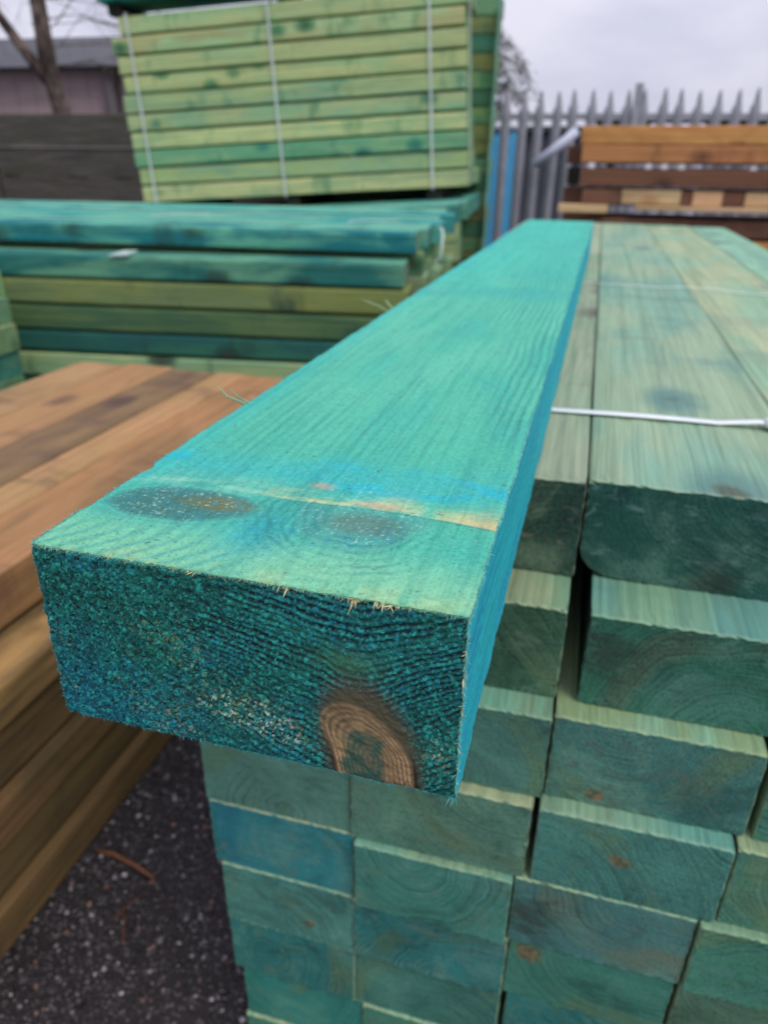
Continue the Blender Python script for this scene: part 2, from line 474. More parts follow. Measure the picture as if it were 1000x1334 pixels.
g = mesh_obj('ground', [(-200, -200, 0), (200, -200, 0), (200, 200, 0), (-200, 200, 0)], [(0, 1, 2, 3)], ground_material())
tag(g, kind='structure', label='dark tarmac yard with loose chippings')

def stones():
    rs = np.random.RandomState(3)
    N_ = 26000
    base = np.array([(1, 0, 0), (-1, 0, 0), (0, 1, 0), (0, -1, 0), (0, 0, 1), (0, 0, -1)], float)
    F8 = np.array([(0, 2, 4), (2, 1, 4), (1, 3, 4), (3, 0, 4), (2, 0, 5), (1, 2, 5), (3, 1, 5), (0, 3, 5)])
    X = rs.uniform(-0.80, -0.22, N_); Y = rs.uniform(-0.35, 1.5, N_)
    R = 0.0012 + 0.0052 * rs.rand(N_) ** 3.4
    V = base[None] * (1 + rs.uniform(-.35, .35, (N_, 6, 1)))
    V = V * R[:, None, None] * np.array([1, 1, .7])
    a = rs.uniform(0, 6.28, N_); ca, sa = np.cos(a)[:, None], np.sin(a)[:, None]
    tz = rs.uniform(-.7, .7, N_)[:, None]
    x, y, z = V[..., 0], V[..., 1], V[..., 2]
    x, z = x * np.cos(tz) - z * np.sin(tz), x * np.sin(tz) + z * np.cos(tz)
    V = np.stack([x * ca - y * sa + X[:, None], x * sa + y * ca + Y[:, None], z + R[:, None] * .35], -1)
    Q = (F8[None] + 6 * np.arange(N_)[:, None, None]).reshape(-1, 3)
    t = rs.rand(N_)
    col = np.where(t[:, None] < .80, np.array([.028, .024, .027])[None] * rs.uniform(.4, 2.0, (N_, 1)), 0)
    col = np.where((t[:, None] >= .80) & (t[:, None] < .955), np.array([.15, .13, .14])[None] * rs.uniform(.5, 1.7, (N_, 1)), col)
    col = np.where((t[:, None] >= .955) & (t[:, None] < .982), np.array([.20, .11, .08])[None], col)
    col = np.where(t[:, None] >= .982, np.array([.42, .39, .39])[None], col)
    N = NT('loose_stone')
    at = N.attr('tone', 'GEOMETRY')
    N.l(at.outputs['Color'], N.bsdf.inputs['Base Color']); N.bsdf.inputs['Roughness'].default_value = 0.45
    N.bsdf.inputs['Specular IOR Level'].default_value = 0.5
    o = np_mesh('loose_chippings', V.reshape(-1, 3), Q, N.m, smooth=False, color=np.repeat(col, 6, 0))
    tag(o, 'loose dark chippings scattered on the tarmac between the stacks', 'gravel', kind='stuff')
stones()

# ------------------------------------------------------------------ fence, buildings, trees beyond the stacks
STEEL = plain('galvanised_steel', (.38, .39, .43), 0.45, 0.12, 25, 0.35)
def palisade():
    root = tag(empty('palisade_fence', (0, 6.3, 0)), 'grey galvanised palisade fence with pointed pales behind the stacks', 'fence')
    tip = 1.715
    def pale_mesh(height, wd):
        prof = [(-wd / 2, 0.0), (-wd * .28, .004), (-wd * .12, .020), (wd * .12, .020), (wd * .28, .004), (wd / 2, 0.0)]
        V, Fc = [], []
        tops = [height - .10, height - .045, height - .012, height - .012, height - .045, height - .10]
        for (px, py), t in zip(prof, tops):
            k = .42 if abs(px) > wd * .4 else .7
            V += [(px, -py, .05), (px, -py, height - .14), (px * k, -py * .8, t), (px, -py + .003, .05), (px, -py + .003, height - .14), (px * k, -py * .8 + .003, t)]
        for i in range(5):
            a, b = i * 6, i * 6 + 6
            for s in (0, 1): Fc.append((a + s, b + s, b + s + 1, a + s + 1)); Fc.append((a + s + 3, a + s + 4, b + s + 4, b + s + 3))
            Fc.append((a + 2, b + 2, b + 5, a + 5))
        for a in (0, 30):
            for s in (0, 1): Fc.append((a + s, a + s + 1, a + s + 4, a + s + 3))
        me = bpy.data.meshes.new('pale'); me.from_pydata(V, [], Fc); me.materials.append(STEEL); me.update()
        return me
    me = pale_mesh(tip, .072)
    x = -1.99
    i = 0
    while x < 3.4:
        if abs(x - .157) > .03:
            o = bpy.data.objects.new('pale', me); C.objects.link(o); o.parent = root
            o.location = (x, random.uniform(-.004, .004), random.uniform(-.012, .012)); o.rotation_euler = (0, random.uniform(-.006, .006), random.uniform(-.05, .05))
        x += .1295; i += 1
    for zz in (.35, 1.505):
        m = MB().box(-2.1, .006, zz, 3.5, .012, zz + .045).box(-2.1, .0125, zz, 3.5, .052, zz + .006); m.build('rail', STEEL, root)
    for px in (-2.45 + 0.0, .157, 2.76):
        m = MB().box(px - .03, -.022, 0, px + .03, -.0185, tip + .03).box(px - .03, -.0184, 0, px - .026, .03, tip + .028).box(px + .026, -.0184, 0, px + .03, .03, tip + .028)
        m.build('post', STEEL, root)
palisade()

def cladding_building():
    root = tag(empty('clad_building', (-11.5, 12, 0)), 'low building with dusty pink wall and grey roof fascia behind the tree', 'building')
    wall = plain('dusty_pink_cladding', (.37, .28, .28), 0.8, 0.10, 9, stretch=(1, 1, 6))
    fas = plain('grey_fascia', (.24, .25, .275), 0.6, 0.08, 4)
    dk = plain('dark_downpipe', (.07, .06, .065), 0.5, 0.05, 4)
    MB().box(-6, 0, 0, 5, 6, 2.56).build('wall', wall, root)
    x = -5.9
    while x < 4.9:
        m = MB().box(x, -.012, .02, x + .085, -.002, 2.55); o = m.build('cladding_panel', wall, root); x += .36
    m = MB(); m.V = [(-6.3, -.35, 2.54), (5.1, -.35, 2.54), (5.1, -.35, 2.92), (-6.3, -.35, 2.98), (-6.3, 6.3, 2.54), (5.1, 6.3, 2.54), (5.1, 6.3, 3.0), (-6.3, 6.3, 3.06)]
    m.F = [(0, 1, 2, 3), (1, 5, 6, 2), (5, 4, 7, 6), (4, 0, 3, 7), (3, 2, 6, 7), (4, 5, 1, 0)]
    m.build('roof', fas, root)
    MB().tube([(3.35, -.12, 0.05), (3.35, -.12, 2.53)], .13, 10).build('downpipe', dk, root, True)
cladding_building()

def far_building():
    root = tag(empty('warehouse', (2.5, 16, 0)), 'low grey warehouse with a dark window strip beyond the palisade fence', 'building')
    wl = plain('grey_render', (.20, .20, .21), 0.8, 0.15, 3)
    rf = plain('mossy_grey_roof', (.22, .235, .21), 0.8, 0.15, 3)
    gl = plain('dark_glass', (.02, .022, .028), 0.2, 0.05, 3)
    MB().box(-2.6, 0, 0, 6, 6, 1.98).build('wall', wl, root)
    m = MB(); m.V = [(-2.9, -.3, 1.98), (6.3, -.3, 1.98), (6.3, -.3, 2.16), (-2.9, -.3, 2.03), (-2.9, 6.3, 1.98), (6.3, 6.3, 1.98), (6.3, 6.3, 2.3), (-2.9, 6.3, 2.12)]
    m.F = [(0, 1, 2, 3), (1, 5, 6, 2), (5, 4, 7, 6), (4, 0, 3, 7), (3, 2, 6, 7), (4, 5, 1, 0)]
    m.build('roof', rf, root)
    for k in range(6):
        f = MB().box(-.9 + k * .62, -.05, 1.62, -.9 + k * .62 + .42, -.002, 1.9).build('window', gl, root)
        MB().box(-.93 + k * .62, -.08, 1.57, -.9 + k * .62 + .45, -.052, 1.618).build('sill', wl, f)
far_building()

def blue_cabin():
    root = tag(empty('blue_cabin', (-1.03, 7.9, 0)), 'tall blue site cabin seen between the pales of the palisade fence', 'cabin')
    bl = plain('blue_paint', (.07, .36, .62), 0.45, 0.10, 5)
    wh = plain('white_roof_cap', (.6, .62, .66), 0.5, 0.06, 5)
    MB().box(-.17, 0, .06, .075, .9, 1.49, b=.02).build('cabin_body', bl, root)
    MB().box(-.12, -.03, .12, .05, -.002, 1.42, b=.008).build('door', bl, root)
    MB().box(-.19, -.05, 1.495, .095, .95, 1.56, b=.02).build('roof', wh, root)
blue_cabin()

def dark_shed():
    root = tag(empty('dark_shed', (-.05, 9.2, 0)), 'dark grey shed standing behind the fence beside the blue cabin', 'shed')
    dk = plain('dark_panel', (.075, .08, .10), 0.7, 0.2, 6)
    MB().box(-.99, 0, 0, .9, 1.4, 1.52).build('wall', dk, root)
    for k in range(-1, 8): MB().box(-.72 + k * .2, -.03, .02, -.72 + k * .2 + .14, -.002, 1.5).build('cladding_board', dk, root)
    MB().box(-1.05, -.1, 1.525, 1.0, 1.5, 1.58).build('roof', plain('shed_felt', (.07, .075, .085), 0.8, 0.2, 8), root)
dark_shed()

WRAP = plain('white_polythene', (.60, .62, .72), 0.3, 0.12, 7)
for (x, y, wd, hh, lab) in ((-.35, 7.4, .5, 1.50, 'white wrapped pack showing above the shed beside the leaning pole'), (.55, 7.4, .55, 1.53, 'white wrapped pack just over the orange beam behind the tall fence post')):
    m = MB().box(-wd / 2, 0, 1.18 if x < 0 else .02, wd / 2, .5, hh, b=.05)
    if x > 0:
        o = m.build('wrapped_pack', WRAP); o.location = (x, y, 0); tag(o, lab, 'pack', 'white wrapped packs beyond the fence')
# leaning pale pole in front of the fence
o = MB().tube([(-.55, 6.08, 1.185), (-.40, 6.09, 1.30), (-.25, 6.10, 1.425)], .034, 10).build('leaning_pole', plain('pale_plastic', (.62, .66, .8), 0.4, 0.08, 10), None, True)
tag(o, 'pale plastic pipe leaning across the palisade fence', 'pipe')

# bare tree by the clad building
BARK = plain('birch_bark', (.15, .115, .095), 0.9, 0.6, 16, stretch=(1, 1, .5), bump=.01)
def bare_tree():
    rs = random.Random(5)
    root = tag(empty('bare_tree', (-6.55, 8.4, 0)), 'bare tree with forked trunk in front of the pink-walled building', 'tree')
    MB().tube([(0.16, 0, 0), (.12, 0, .7), (.06, 0, 1.4), (.0, .02, 1.75), (-.06, 0, 2.2), (-.07, 0, 2.7), (-.12, .1, 3.6), (0, .2, 4.6)], [.15, .135, .115, .105, .10, .09, .07, .04], 12).build('trunk', BARK, root, True)
    MB().tube([(-.04, 0, 1.98), (-.18, -.05, 2.16), (-.36, -.08, 2.40), (-.56, -.1, 2.68), (-.95, -.2, 3.3), (-1.1, -.2, 4.0)], [.085, .07, .062, .055, .04, .02], 10).build('limb', BARK, root, True)
    tw = MB()
    def twig(p, d, ln, r, lev):
        pts = [p]
        for k in range(4):
            d = (d + Vector((rs.uniform(-.3, .3), rs.uniform(-.3, .3), rs.uniform(-.25, .2)))).normalized()
            pts.append(pts[-1] + d * ln / 4)
            if lev > 0 and rs.random() < .85:
                twig(pts[-1], (d + Vector((rs.uniform(-.8, .8), rs.uniform(-.8, .8), rs.uniform(-.6, .5)))).normalized(), ln * .6, r * .55, lev - 1)
        tw.tube(pts, [r, r * .8, r * .65, r * .5, r * .3], 5, False)
    for (z, s) in ((2.15, 1), (2.45, 1), (2.6, 1), (2.8, 1), (3.1, -1), (3.4, 1), (3.8, -1), (2.9, -1), (2.3, 1)):
        twig(Vector((-.2, 0, z)), Vector((s * rs.uniform(.7, 1), rs.uniform(-.4, .4), rs.uniform(.0, .5))).normalized(), rs.uniform(.9, 1.4), .010, 4)
    tw.build('twigs', BARK, root, False)['kind'] = 'stuff'
bare_tree()

def conifer():
    rs = random.Random(11)
    nd = plain('dark_needles', (.020, .040, .022), 0.8, 0.4, 10)
    root = tag(empty('conifer_tree', (-1.66, 9.2, 0)), 'dark conifer poking out from behind the banded lime pack', 'tree')
    MB().tube([(0, 0, 0), (0, 0, 2), (0.05, 0, 4.2)], [.14, .11, .05], 10).build('trunk', plain('dark_bark', (.05, .04, .035), 0.9, .2, 8), root, True)
    V, Fc = [], []
    br = MB()
    for k in range(96):
        z = .8 + 3.2 * k / 96
        a = k * 2.4 + rs.uniform(-.3, .3)
        ln = (.50 if z < 1.75 else .80 if z < 2.42 else max(.12, .42 - .2 * (z - 2.4))) * rs.uniform(.7, 1.0)
        d = Vector((math.cos(a), math.sin(a), 0))
        pts = [Vector((0, 0, z)) + d * (ln * t) + Vector((0, 0, .18 * math.sin(t * 2.6) - .38 * t * t)) for t in (0, .25, .5, .75, 1)]
        br.tube(pts, [.02, .015, .011, .008, .004], 5, False)
        for j in range(260):
            t = rs.uniform(.12, 1)
            i = min(3, int(t * 4)); u = t * 4 - i
            p = pts[i].lerp(pts[i + 1], u) + Vector((rs.gauss(0, .04), rs.gauss(0, .04), rs.gauss(-.03, .04)))
            q = Vector((rs.gauss(0, 1), rs.gauss(0, 1), rs.gauss(-.6, .6))).normalized() * rs.uniform(.04, .09)
            s = q.orthogonal().normalized() * .008
            b = len(V); V += [p - s, p + s, p + q]; Fc.append((b, b + 1, b + 2))
    br.build('branches', BARK, root)['kind'] = 'stuff'
    mesh_obj('crown', V, Fc, nd, root)['kind'] = 'stuff'
conifer()

# dark sleeper wall at the far left: every board a part
def sleeper_wall():
    root = tag(empty('sleeper_wall', (-5.4, 5.75, 0)), 'weathered dark brown bay wall of broad horizontal boards behind the lime pack', 'wall')
    N = NT('weathered_dark_timber')
    v = N.n('TexCoord').outputs['Object']
    f = N.noise(N.vmap(v, (1.2, 6, 22)), 2.2, 5, 0.65)
    f2 = N.noise(N.vmap(v, (.7, 3, 5)), 1.6, 3, 0.6)
    c = N.mix(N.ramp(f, .35, .7), (.055, .050, .044), (.115, .103, .090))
    c = N.mix(N.math('MULTIPLY', N.ramp(f2, .48, .68), .7), c, (.055, .062, .036))
    N.l(c, N.bsdf.inputs['Base Color']); N.bsdf.inputs['Roughness'].default_value = .85; N.bump(f, .6, .006)
    pl = plain('pale_worn_edge', (.22, .20, .19), .8, .3, 6, stretch=(1, 1, 5))
    z = [0.0, .262, .518, .772, 1.03, 1.272, 1.525]
    for k in range(6):
        for s in range(2):
            x0 = -3.2 + s * 3.32
            m = MB().box(x0, (k % 2) * .008, z[k] + .003, x0 + 3.3, .13, z[k + 1] - .004 - (.0 if k < 5 else -.002 * s), b=.008)
            o = m.build('board', N.m, root)
    MB().box(-3.2, -.012, z[5] - .012, 3.4, -.001, z[5] + .006).build('edging_strip', pl, root)
    for px in (-1.7, .1, 1.95):
        MB().box(px - .05, .14, 0, px + .05, .24, 1.4).build('post', pl, root)
sleeper_wall()

# ------------------------------------------------------------------ stack of orange and brown timbers at the back right
def back_right():
    yd, nrmY = Vector((1, -.012, .004)), None
    g_ = 'orange and brown sleepers stacked in front of the palisade fence'
    def piece(x, zb, h, L, pal, lab, dy=0, wd=.2, seed=0, nm='timber_sleeper', grp=g_):
        return sleeper((x, 4.2 + wd / 2 + dy, ZT + zb), yd, UP, wd, h, L, pal, lab, grp, 500 + seed, name=nm, r=.005)
    A = 'front sleeper of the stack before the palisade fence'
    piece(-.142, .258, .086, 2.4, 'orange', 'bright orange topmost ' + A, seed=1)
    piece(-.130, .172, .083, 2.4, dict(a=(.58, .26, .10), b=(.50, .21, .08), e=(.25, .11, .04), d=(.2, .08, .04), h=(.35, .16, .06)), 'duller orange second ' + A, seed=2)
    piece(-.124, .058, .085, 2.4, 'dark_brown', 'dark reddish brown third ' + A, seed=3, dy=-.01)
    piece(-.11, -.185, .085, 2.4, 'dark_brown', 'dark brown sleeper under the pale deck board before the fence', seed=5)
    piece(-.10, -.285, .085, 2.4, 'orange', 'lowest visible orange brown sleeper before the palisade fence', seed=6)
    # pale and brown blocks in the row under the dark brown sleeper, lying on a pale deck board
    cols = [(.0, .20, 'dark_brown', 'dark brown block at the open end of the block row'), (.205, .30, 'cream', 'pale block nearest the open end of the block row'), (.51, .05, 'dark_brown', 'narrow brown spacer between the two pale blocks'),
            (.565, .145, 'cream', 'pale block between the two narrow brown spacers'), (.715, .10, 'dark_brown', 'wider brown spacer right of the second pale block'), (.82, .34, 'cream', 'pale block third along the block row'), (1.17, .3, 'dark_brown', 'brown block beyond the third pale block')]
    for i, (dx, L, p, lab) in enumerate(cols):
        piece(-.10 + dx, -.030, .074, L, p, lab, seed=20 + i, wd=.18, nm='timber_block', grp='blocks in a row under the dark brown sleeper')
    piece(.18, -.056, .022, 2.1, 'cream', 'thin pale deck board under the row of blocks before the fence', seed=40, nm='deck_board', dy=-.05, wd=.12, grp=None)
    piece(-.22, -.075, .04, .26, 'cream', 'short pale wedge sticking out at the open end of the brown stack', seed=41, nm='timber_wedge', dy=-.06, wd=.1, grp=None)
    # second row behind, set back: dark ends stick out past the front row
    for i, (zb, pal, lab) in enumerate(((.165, 'dark_brown', 'dark sleeper end sticking out behind the two orange sleepers'), (.058, 'black_brown', 'blackened sleeper end sticking out behind the dark brown sleeper'),
                                        (-.045, 'dark_brown', 'dark sleeper end sticking out behind the block row'), (-.185, 'dark_brown', 'dark sleeper behind the lowest rows of the brown stack'))):
        piece(-.215 + .01 * (i % 2), zb, .09, 2.3, pal, lab, dy=.22, seed=60 + i)
    wm = plain('glimpse_white', (.7, .7, .74), .5, .05, 10)
    for i, dx in enumerate((.03, .32, .40, .485, .83)):  # added white blocks imitating the bright background glimpsed through the gap
        o = MB().box(-.12 + dx, 4.20, ZT + .1435, -.085 + dx, 4.26, ZT + .170, b=.003).build('glimpse_block', wm)
        tag(o, 'white block imitating bright gap under the duller orange sleeper, %s from its open end' % ('first', 'second', 'third', 'fourth', 'fifth')[i], 'block', 'white blocks imitating bright gaps under the orange sleepers')
    for i, dx in enumerate((.2, 1.1, 2.0)):
        for (z0, z1) in ((0, .74), (.836, .844)):
            pass
    o = MB()
    for dx in (.15, 1.15, 2.1): o.box(-.1 + dx, 4.23, 0, .0 + dx, 4.5, ZT - .287)
    root = tag(empty('bearer_trestle', (0, 0, 0)), 'dark timber trestle holding up the brown stack', 'trestle')
    for dx in (.15, 1.15, 2.1): MB().box(-.1 + dx, 4.23, 0, .0 + dx, 4.5, ZT - .287, b=.01).build('post', plain('dark_post_wood', (.06, .04, .03), .9, .3, 8), root)
back_right()

# ------------------------------------------------------------------ banded pack of lime sleepers, with the packs under, above and behind it
yaw, roll = .104, .064
AX = Vector((math.cos(yaw) * math.cos(roll), math.sin(yaw) * math.cos(roll), math.sin(roll)))
LUP = Vector((-math.cos(yaw) * math.sin(roll), -math.sin(yaw) * math.sin(roll), math.cos(roll)))
DEP = LUP.cross(AX)                                    # away from the camera
P0 = Vector((-.79, 4.48, ZT + .035)); LP, PI_ = 2.1, .102
def lime_pack():
    looks = ['wholly lime yellow', 'wet dark end stain', 'teal stained along its left half', 'lime with knot pairs', 'two small knots', 'plain bright lime', 'dark green knot near the left strap', 'wavy green streaks', 'tan streak along its lower edge', 'greener at its left half', 'yellowest board under the teal pack']
    pals = ['lime', 'lime', 'teal', 'lime', 'lime_green', 'lime', 'lime', 'lime', 'lime_green', 'lime']
    lk = {0: 'two small dark knots', 1: 'broad green smears', 2: 'stained teal along its middle', 3: 'knot in its left part', 4: 'a narrow dark knot by the strap', 5: 'plain pale green', 6: 'green knot near the left strap', 7: 'tan lower edge', 8: 'yellow patch in its middle', 9: 'yellow and green grain'}
    for i in range(10):
        row = 9 - i
        off = [.0, .0, .01, .012, .02, .016, .0, .012, .03, -.03][i]
        pal = dict(PAL['teal' if i == 2 else 'lime' if i in (0, 3, 6, 7, 8, 9) else 'lime_green'])
        if i == 2: pal = dict(a=(.20, .48, .26), b=(.30, .52, .25), e=(.2, .35, .2), d=(.02, .20, .16), h=(.3, .3, .2))
        dpt = .006 * math.sin(i * 2.3)
        o = P0 - AX * (LP + off - .01) + LUP * (i * PI_) + DEP * (.1 + dpt)
        nm = 'lime sleeper, %s in the banded pack, %s' % (ORD[row] if row else 'topmost', lk[i])
        sleeper(o, AX, LUP, .2, .0905, LP + off * .4, pal, nm, 'lime sleepers in the banded pack', 700 + i, r=.010)
        for c in range(1, 2 if i else 6):
            o2 = o + DEP * (.205 * c)
            sleeper(o2, AX, LUP, .2, .0965, LP + random.uniform(-.02, .02), 'lime_green', 'lime sleeper in the %s column of the banded pack, %s row' % (ORD[c], ORD[row] if row else 'first'), 'inner columns of the banded pack', 730 + i + 20 * c, r=.010, seg=4)
    # pack lying on top of it, on dark bearers: only its bottom board is in the picture
    for k in range(3):
        o = P0 - AX * (2.1 * (1 - k / 2) - .02 * (k == 0) + .1 * (k == 2)) + LUP * (10 * PI_) + DEP * .02
        sleeper(o, DEP, LUP, .08, .06, .38, 'black_brown', 'dark bearer on the lime pack, ' + ('at its far left end', 'in its middle', 'at the end by the sky gap')[k], 'bearers between the lime pack and the teal pack', 760 + k, name='bearer')
    for c in range(2):
        o = P0 - AX * (LP + .05) + LUP * (10 * PI_ + .062) + DEP * (.06 + .2 * c)
        sleeper(o, AX, LUP, .2, .096, LP + .1, 'blue_teal', ('teal sleeper at the front bottom of the pack above the lime pack', 'teal sleeper behind the front one above the lime pack')[c], 'teal pack on top of the lime pack', 765 + c, r=.008)
    # white straps round the pack
    st = plain('white_strap', (.62, .68, .66), .4, .08, 20)
    for k, (t, lab) in enumerate(((2.00, 'thin white strap round the lime pack near its left end'), (1.13, 'thin white strap down the middle of the lime pack'), (.205, 'thin white strap round the lime pack near the sky gap'))):
        a = P0 - AX * t
        hgt = 10 * PI_ - .002
        V = []
        wv, th = AX * .012, .002
        m = MB()
        def slab(p, q, nrm):
            b = len(m.V)
            for pt in (p, q):
                for (s1, s2) in ((-.5, 0), (.5, 0), (.5, 1), (-.5, 1)):
                    m.V.append(tuple(pt + wv * s1 + nrm * th * s2))
            m.F += [(b, b + 1, b + 5, b + 4), (b + 1, b + 2, b + 6, b + 5), (b + 2, b + 3, b + 7, b + 6), (b + 3, b, b + 4, b + 7), (b + 3, b + 2, b + 1, b), (b + 4, b + 5, b + 6, b + 7)]
        lean = AX * (.0 if k else 0)
        slab(a - DEP * .010 - LUP * .004 , a - DEP * .010 + LUP * hgt, -DEP)
        slab(a - DEP * .010 + LUP * (hgt + .002), a + DEP * .415 + LUP * (hgt + .002), LUP)
        slab(a + DEP * .415 - LUP * .004, a + DEP * .415 + LUP * hgt, DEP)
        slab(a - DEP * .010 - LUP * .009, a + DEP * .415 - LUP * .009, -LUP)
        tag(m.build('strap', st), lab, 'strap', 'straps round the lime pack')
    # corner strips of pale edge protector on the end
    o = MB().box(-.004, -.012, 0, .006, .016, .98).build('corner_strip', plain('pale_strip', (.36, .46, .34), .5, .15, 9))
    m = Matrix((AX, DEP, LUP)).transposed().to_4x4(); m.translation = P0 + AX * .017 + DEP * .01 + LUP * .02
    o.matrix_world = m
    tag(o, 'pale vertical strip along the end corner of the lime pack', 'strip')
    # bearers under the pack
    for k in range(3):
        o = P0 - AX * (2.0 - .9 * k) + DEP * .03 - LUP * .066
        sleeper(o, DEP, LUP, .09, .058, 1.2, 'black_brown', 'dark bearer under the lime pack, ' + ('nearest the bay wall', 'the middle one', 'nearest the palisade fence')[k], 'bearers under the lime pack', 780 + k, name='bearer')
lime_pack()

def rear_pack():
    pals = ['lime_green', 'olive', 'lime_green', 'teal', 'olive', 'lime_green', 'teal', 'olive', 'lime_green', 'teal', 'lime_green', 'olive', 'olive', 'lime_green', 'teal', 'lime_green', 'olive', 'teal', 'olive', 'lime_green']
    nz = 20
    for i in range(nz):
        z = ZT - .95 + i * .104
        if z > ZT + 1.05: break
        L = 1.5
        p = {'lime_green': dict(a=(.22, .38, .15), b=(.15, .33, .17), e=(.2, .35, .18), d=(.04, .17, .09), h=(.2, .3, .15)), 'olive': dict(a=(.24, .27, .09), b=(.17, .24, .10), e=(.2, .24, .1), d=(.05, .12, .06), h=(.2, .2, .1)), 'teal': dict(a=(.09, .24, .13), b=(.06, .21, .13), e=(.1, .25, .15), d=(.02, .12, .08), h=(.2, .3, .15))}[pals[i]]
        sleeper((-.80 - L + .01 * math.sin(i * 2.1), 5.42, z), (1, .02, 0), UP, .2, .1, L, p, '%s green sleeper of the tall rear pack, %s from the ground' % ({'lime_green': 'mid', 'olive': 'olive', 'teal': 'dark'}[pals[i]], ['first', 'second', 'third', 'fourth', 'fifth', 'sixth', 'seventh', 'eighth', 'ninth', 'tenth', 'eleventh', 'twelfth', 'thirteenth', 'fourteenth', 'fifteenth', 'sixteenth', 'seventeenth', 'eighteenth', 'nineteenth', 'twentieth'][i]),
                'sleepers in the tall pack behind the lime pack', 800 + i, seg=4, r=.009)
    o = MB().box(-.793, 5.30, ZT - .9, -.782, 5.335, ZT + 1.1, b=.003).build('corner_strip', plain('green_wrap_strip', (.18, .42, .32), .5, .25, 4))
    tag(o, 'pale green strip standing against the end of the tall rear pack', 'strip')
rear_pack()

# ------------------------------------------------------------------ teal stack in the middle, sleepers lying across the view
MY = 0.157
def mid_stack():
    d = Vector((math.cos(MY), math.sin(MY), 0)); dep = Vector((-math.sin(MY), math.cos(MY), 0))
    ref1 = Vector((-.62, 2.50, 0)); ref2 = Vector((-.635, 2.345, 0))
    lay = [(-.146, .078, 0, dict(a=(.012, .19, .21), b=(.13, .40, .28), e=(.2, .35, .25), d=(.03, .12, .09), h=(.20, .25, .14)), .0), (-.247, .087, 1, 'teal', .01), (-.345, .095, 1, 'olive', .03), (-.443, .095, 1, 'olive', -.02), (-.528, .083, 1, 'teal', .01), (-.626, .095, 1, 'lime_green', .02), (-.724, .095, 1, 'teal', 0), (-.822, .095, 1, 'teal', 0), (-.920, .095, 1, 'teal', 0), (-1.02, .095, 1, 'teal', 0)]
    lk = ['blue-stained bowed', 'teal, chipped upper edge', 'yellow olive with two knots', 'dull olive', 'dark teal', 'mid green', 'green', 'green', 'green', 'green']
    L = 2.7
    for k, (zb, h, rf, pal, off) in enumerate(lay):
        o = (ref2 if rf else ref1) - d * (L - off) + dep * .1 + Vector((0, 0, ZT + zb))
        p = dict(PAL[pal]) if isinstance(pal, str) else pal
        if k == 1: p = dict(a=(.13, .36, .22), b=(.02, .19, .16), e=(.2, .3, .2), d=(.01, .12, .10), h=(.3, .3, .2))
        if k in (4, 6): p = dict(a=(.04, .18, .12), b=(.02, .12, .10), e=(.2, .3, .2), d=(.01, .10, .08), h=(.3, .3, .2))
        if k == 3: p = dict(a=(.11, .18, .07), b=(.06, .14, .075), e=(.2, .3, .2), d=(.02, .10, .06), h=(.3, .3, .2))
        sleeper(o, d, UP, .2, h - .006, L, dict(p, d=(.02, .06, .045)), '%s front sleeper, %s layer of the teal stack' % (lk[k], ORD[k]), 'front sleepers of the teal stack', 900 + k, r=.009, bow=.006 if k == 0 else 0)
    ends = [(.03, 'teal'), (.075, 'blue_teal'), (.05, 'teal'), (.11, 'blue_teal'), (.06, 'teal')]
    for c, (ex, pal) in enumerate(ends):
        for k in range(1 if c > 3 else 3):
            zb = (-.152 + .004 * c, -.250, -.348)[k]
            o = ref1 - d * (L - ex * (1 if k != 1 else .5)) + dep * (.305 + .205 * c) + Vector((0, 0, ZT + zb))
            sleeper(o, d, UP, .2, .08 if k == 0 else .096, L, pal if k == 0 else 'lime_green', 'teal stack sleeper, %s column from the front, %s layer' % (ORD[c + 1], ORD[k]), 'rear columns of the teal stack', 930 + c * 3 + k, r=.006, seg=6)
    # base pack the lime pack stands on
    for c in range(8):
        for k in range(3 if c == 0 else 1):
            o = P0 - AX * (3.3 - .03 * (c % 2)) + DEP * (-.52 + .207 * c) - LUP * (.164 + .1 * k)
            sleeper(o, AX, LUP, .2, .096, 3.3, ('teal', 'teal', 'blue_teal', 'teal', 'teal', 'blue_teal', 'teal', 'teal')[c] if k == 0 else 'lime_green', 'green sleeper of the base pack under the lime pack, %s column, %s layer' % (('front', 'second', 'third', 'fourth', 'fifth', 'sixth', 'seventh', 'eighth')[c], ORD[k]), 'base pack under the lime pack', 960 + c * 3 + k, r=.006, seg=6)
    wp = plain('white_strap_film', (.48, .62, .58), .35, .06, 20)
    # loop of white strap hanging on the end of the top sleepers
    a = ref1 + Vector((.058, .14, ZT - .09))
    o = MB().tube([a + Vector(v) for v in ((-.03, .1, .02), (-.005, .05, .02), (.010, .01, .005), (.014, -.02, -.04), (.012, -.03, -.08), (.004, -.03, -.095), (-.006, -.01, -.085))], .005, 6).build('strap_loop', wp, None, True)
    tag(o, 'loose white strap loop hanging over the end of the teal stack', 'strap')
    a = ref1 - d * .22 + dep * .36 + Vector((0, 0, ZT - .068))
    o = MB().tube([a + Vector(v) for v in ((-.05, -.12, .002), (-.07, -.05, .006), (-.03, .03, .008), (.05, .08, .006), (.09, .10, .004))], .0028, 6).build('strap_loop', wp, None, True)
    tag(o, 'thin white strap curl lying on top of the teal stack', 'strap')
    a = ref1 - d * 1.05 + dep * .45 + Vector((0, 0, ZT - .066))
    o = MB().tube([a + Vector(v) for v in ((-.10, -.1, .0), (0, .0, .010), (.08, .10, .004))], .0028, 6).build('strap_loop', wp, None, True)
    tag(o, 'crumpled white strap on the middle of the teal stack top', 'strap')
    # torn wood flap / strap shard between first and second layers
    a = ref2 - d * 1.03 + Vector((0, 0, ZT - .157))
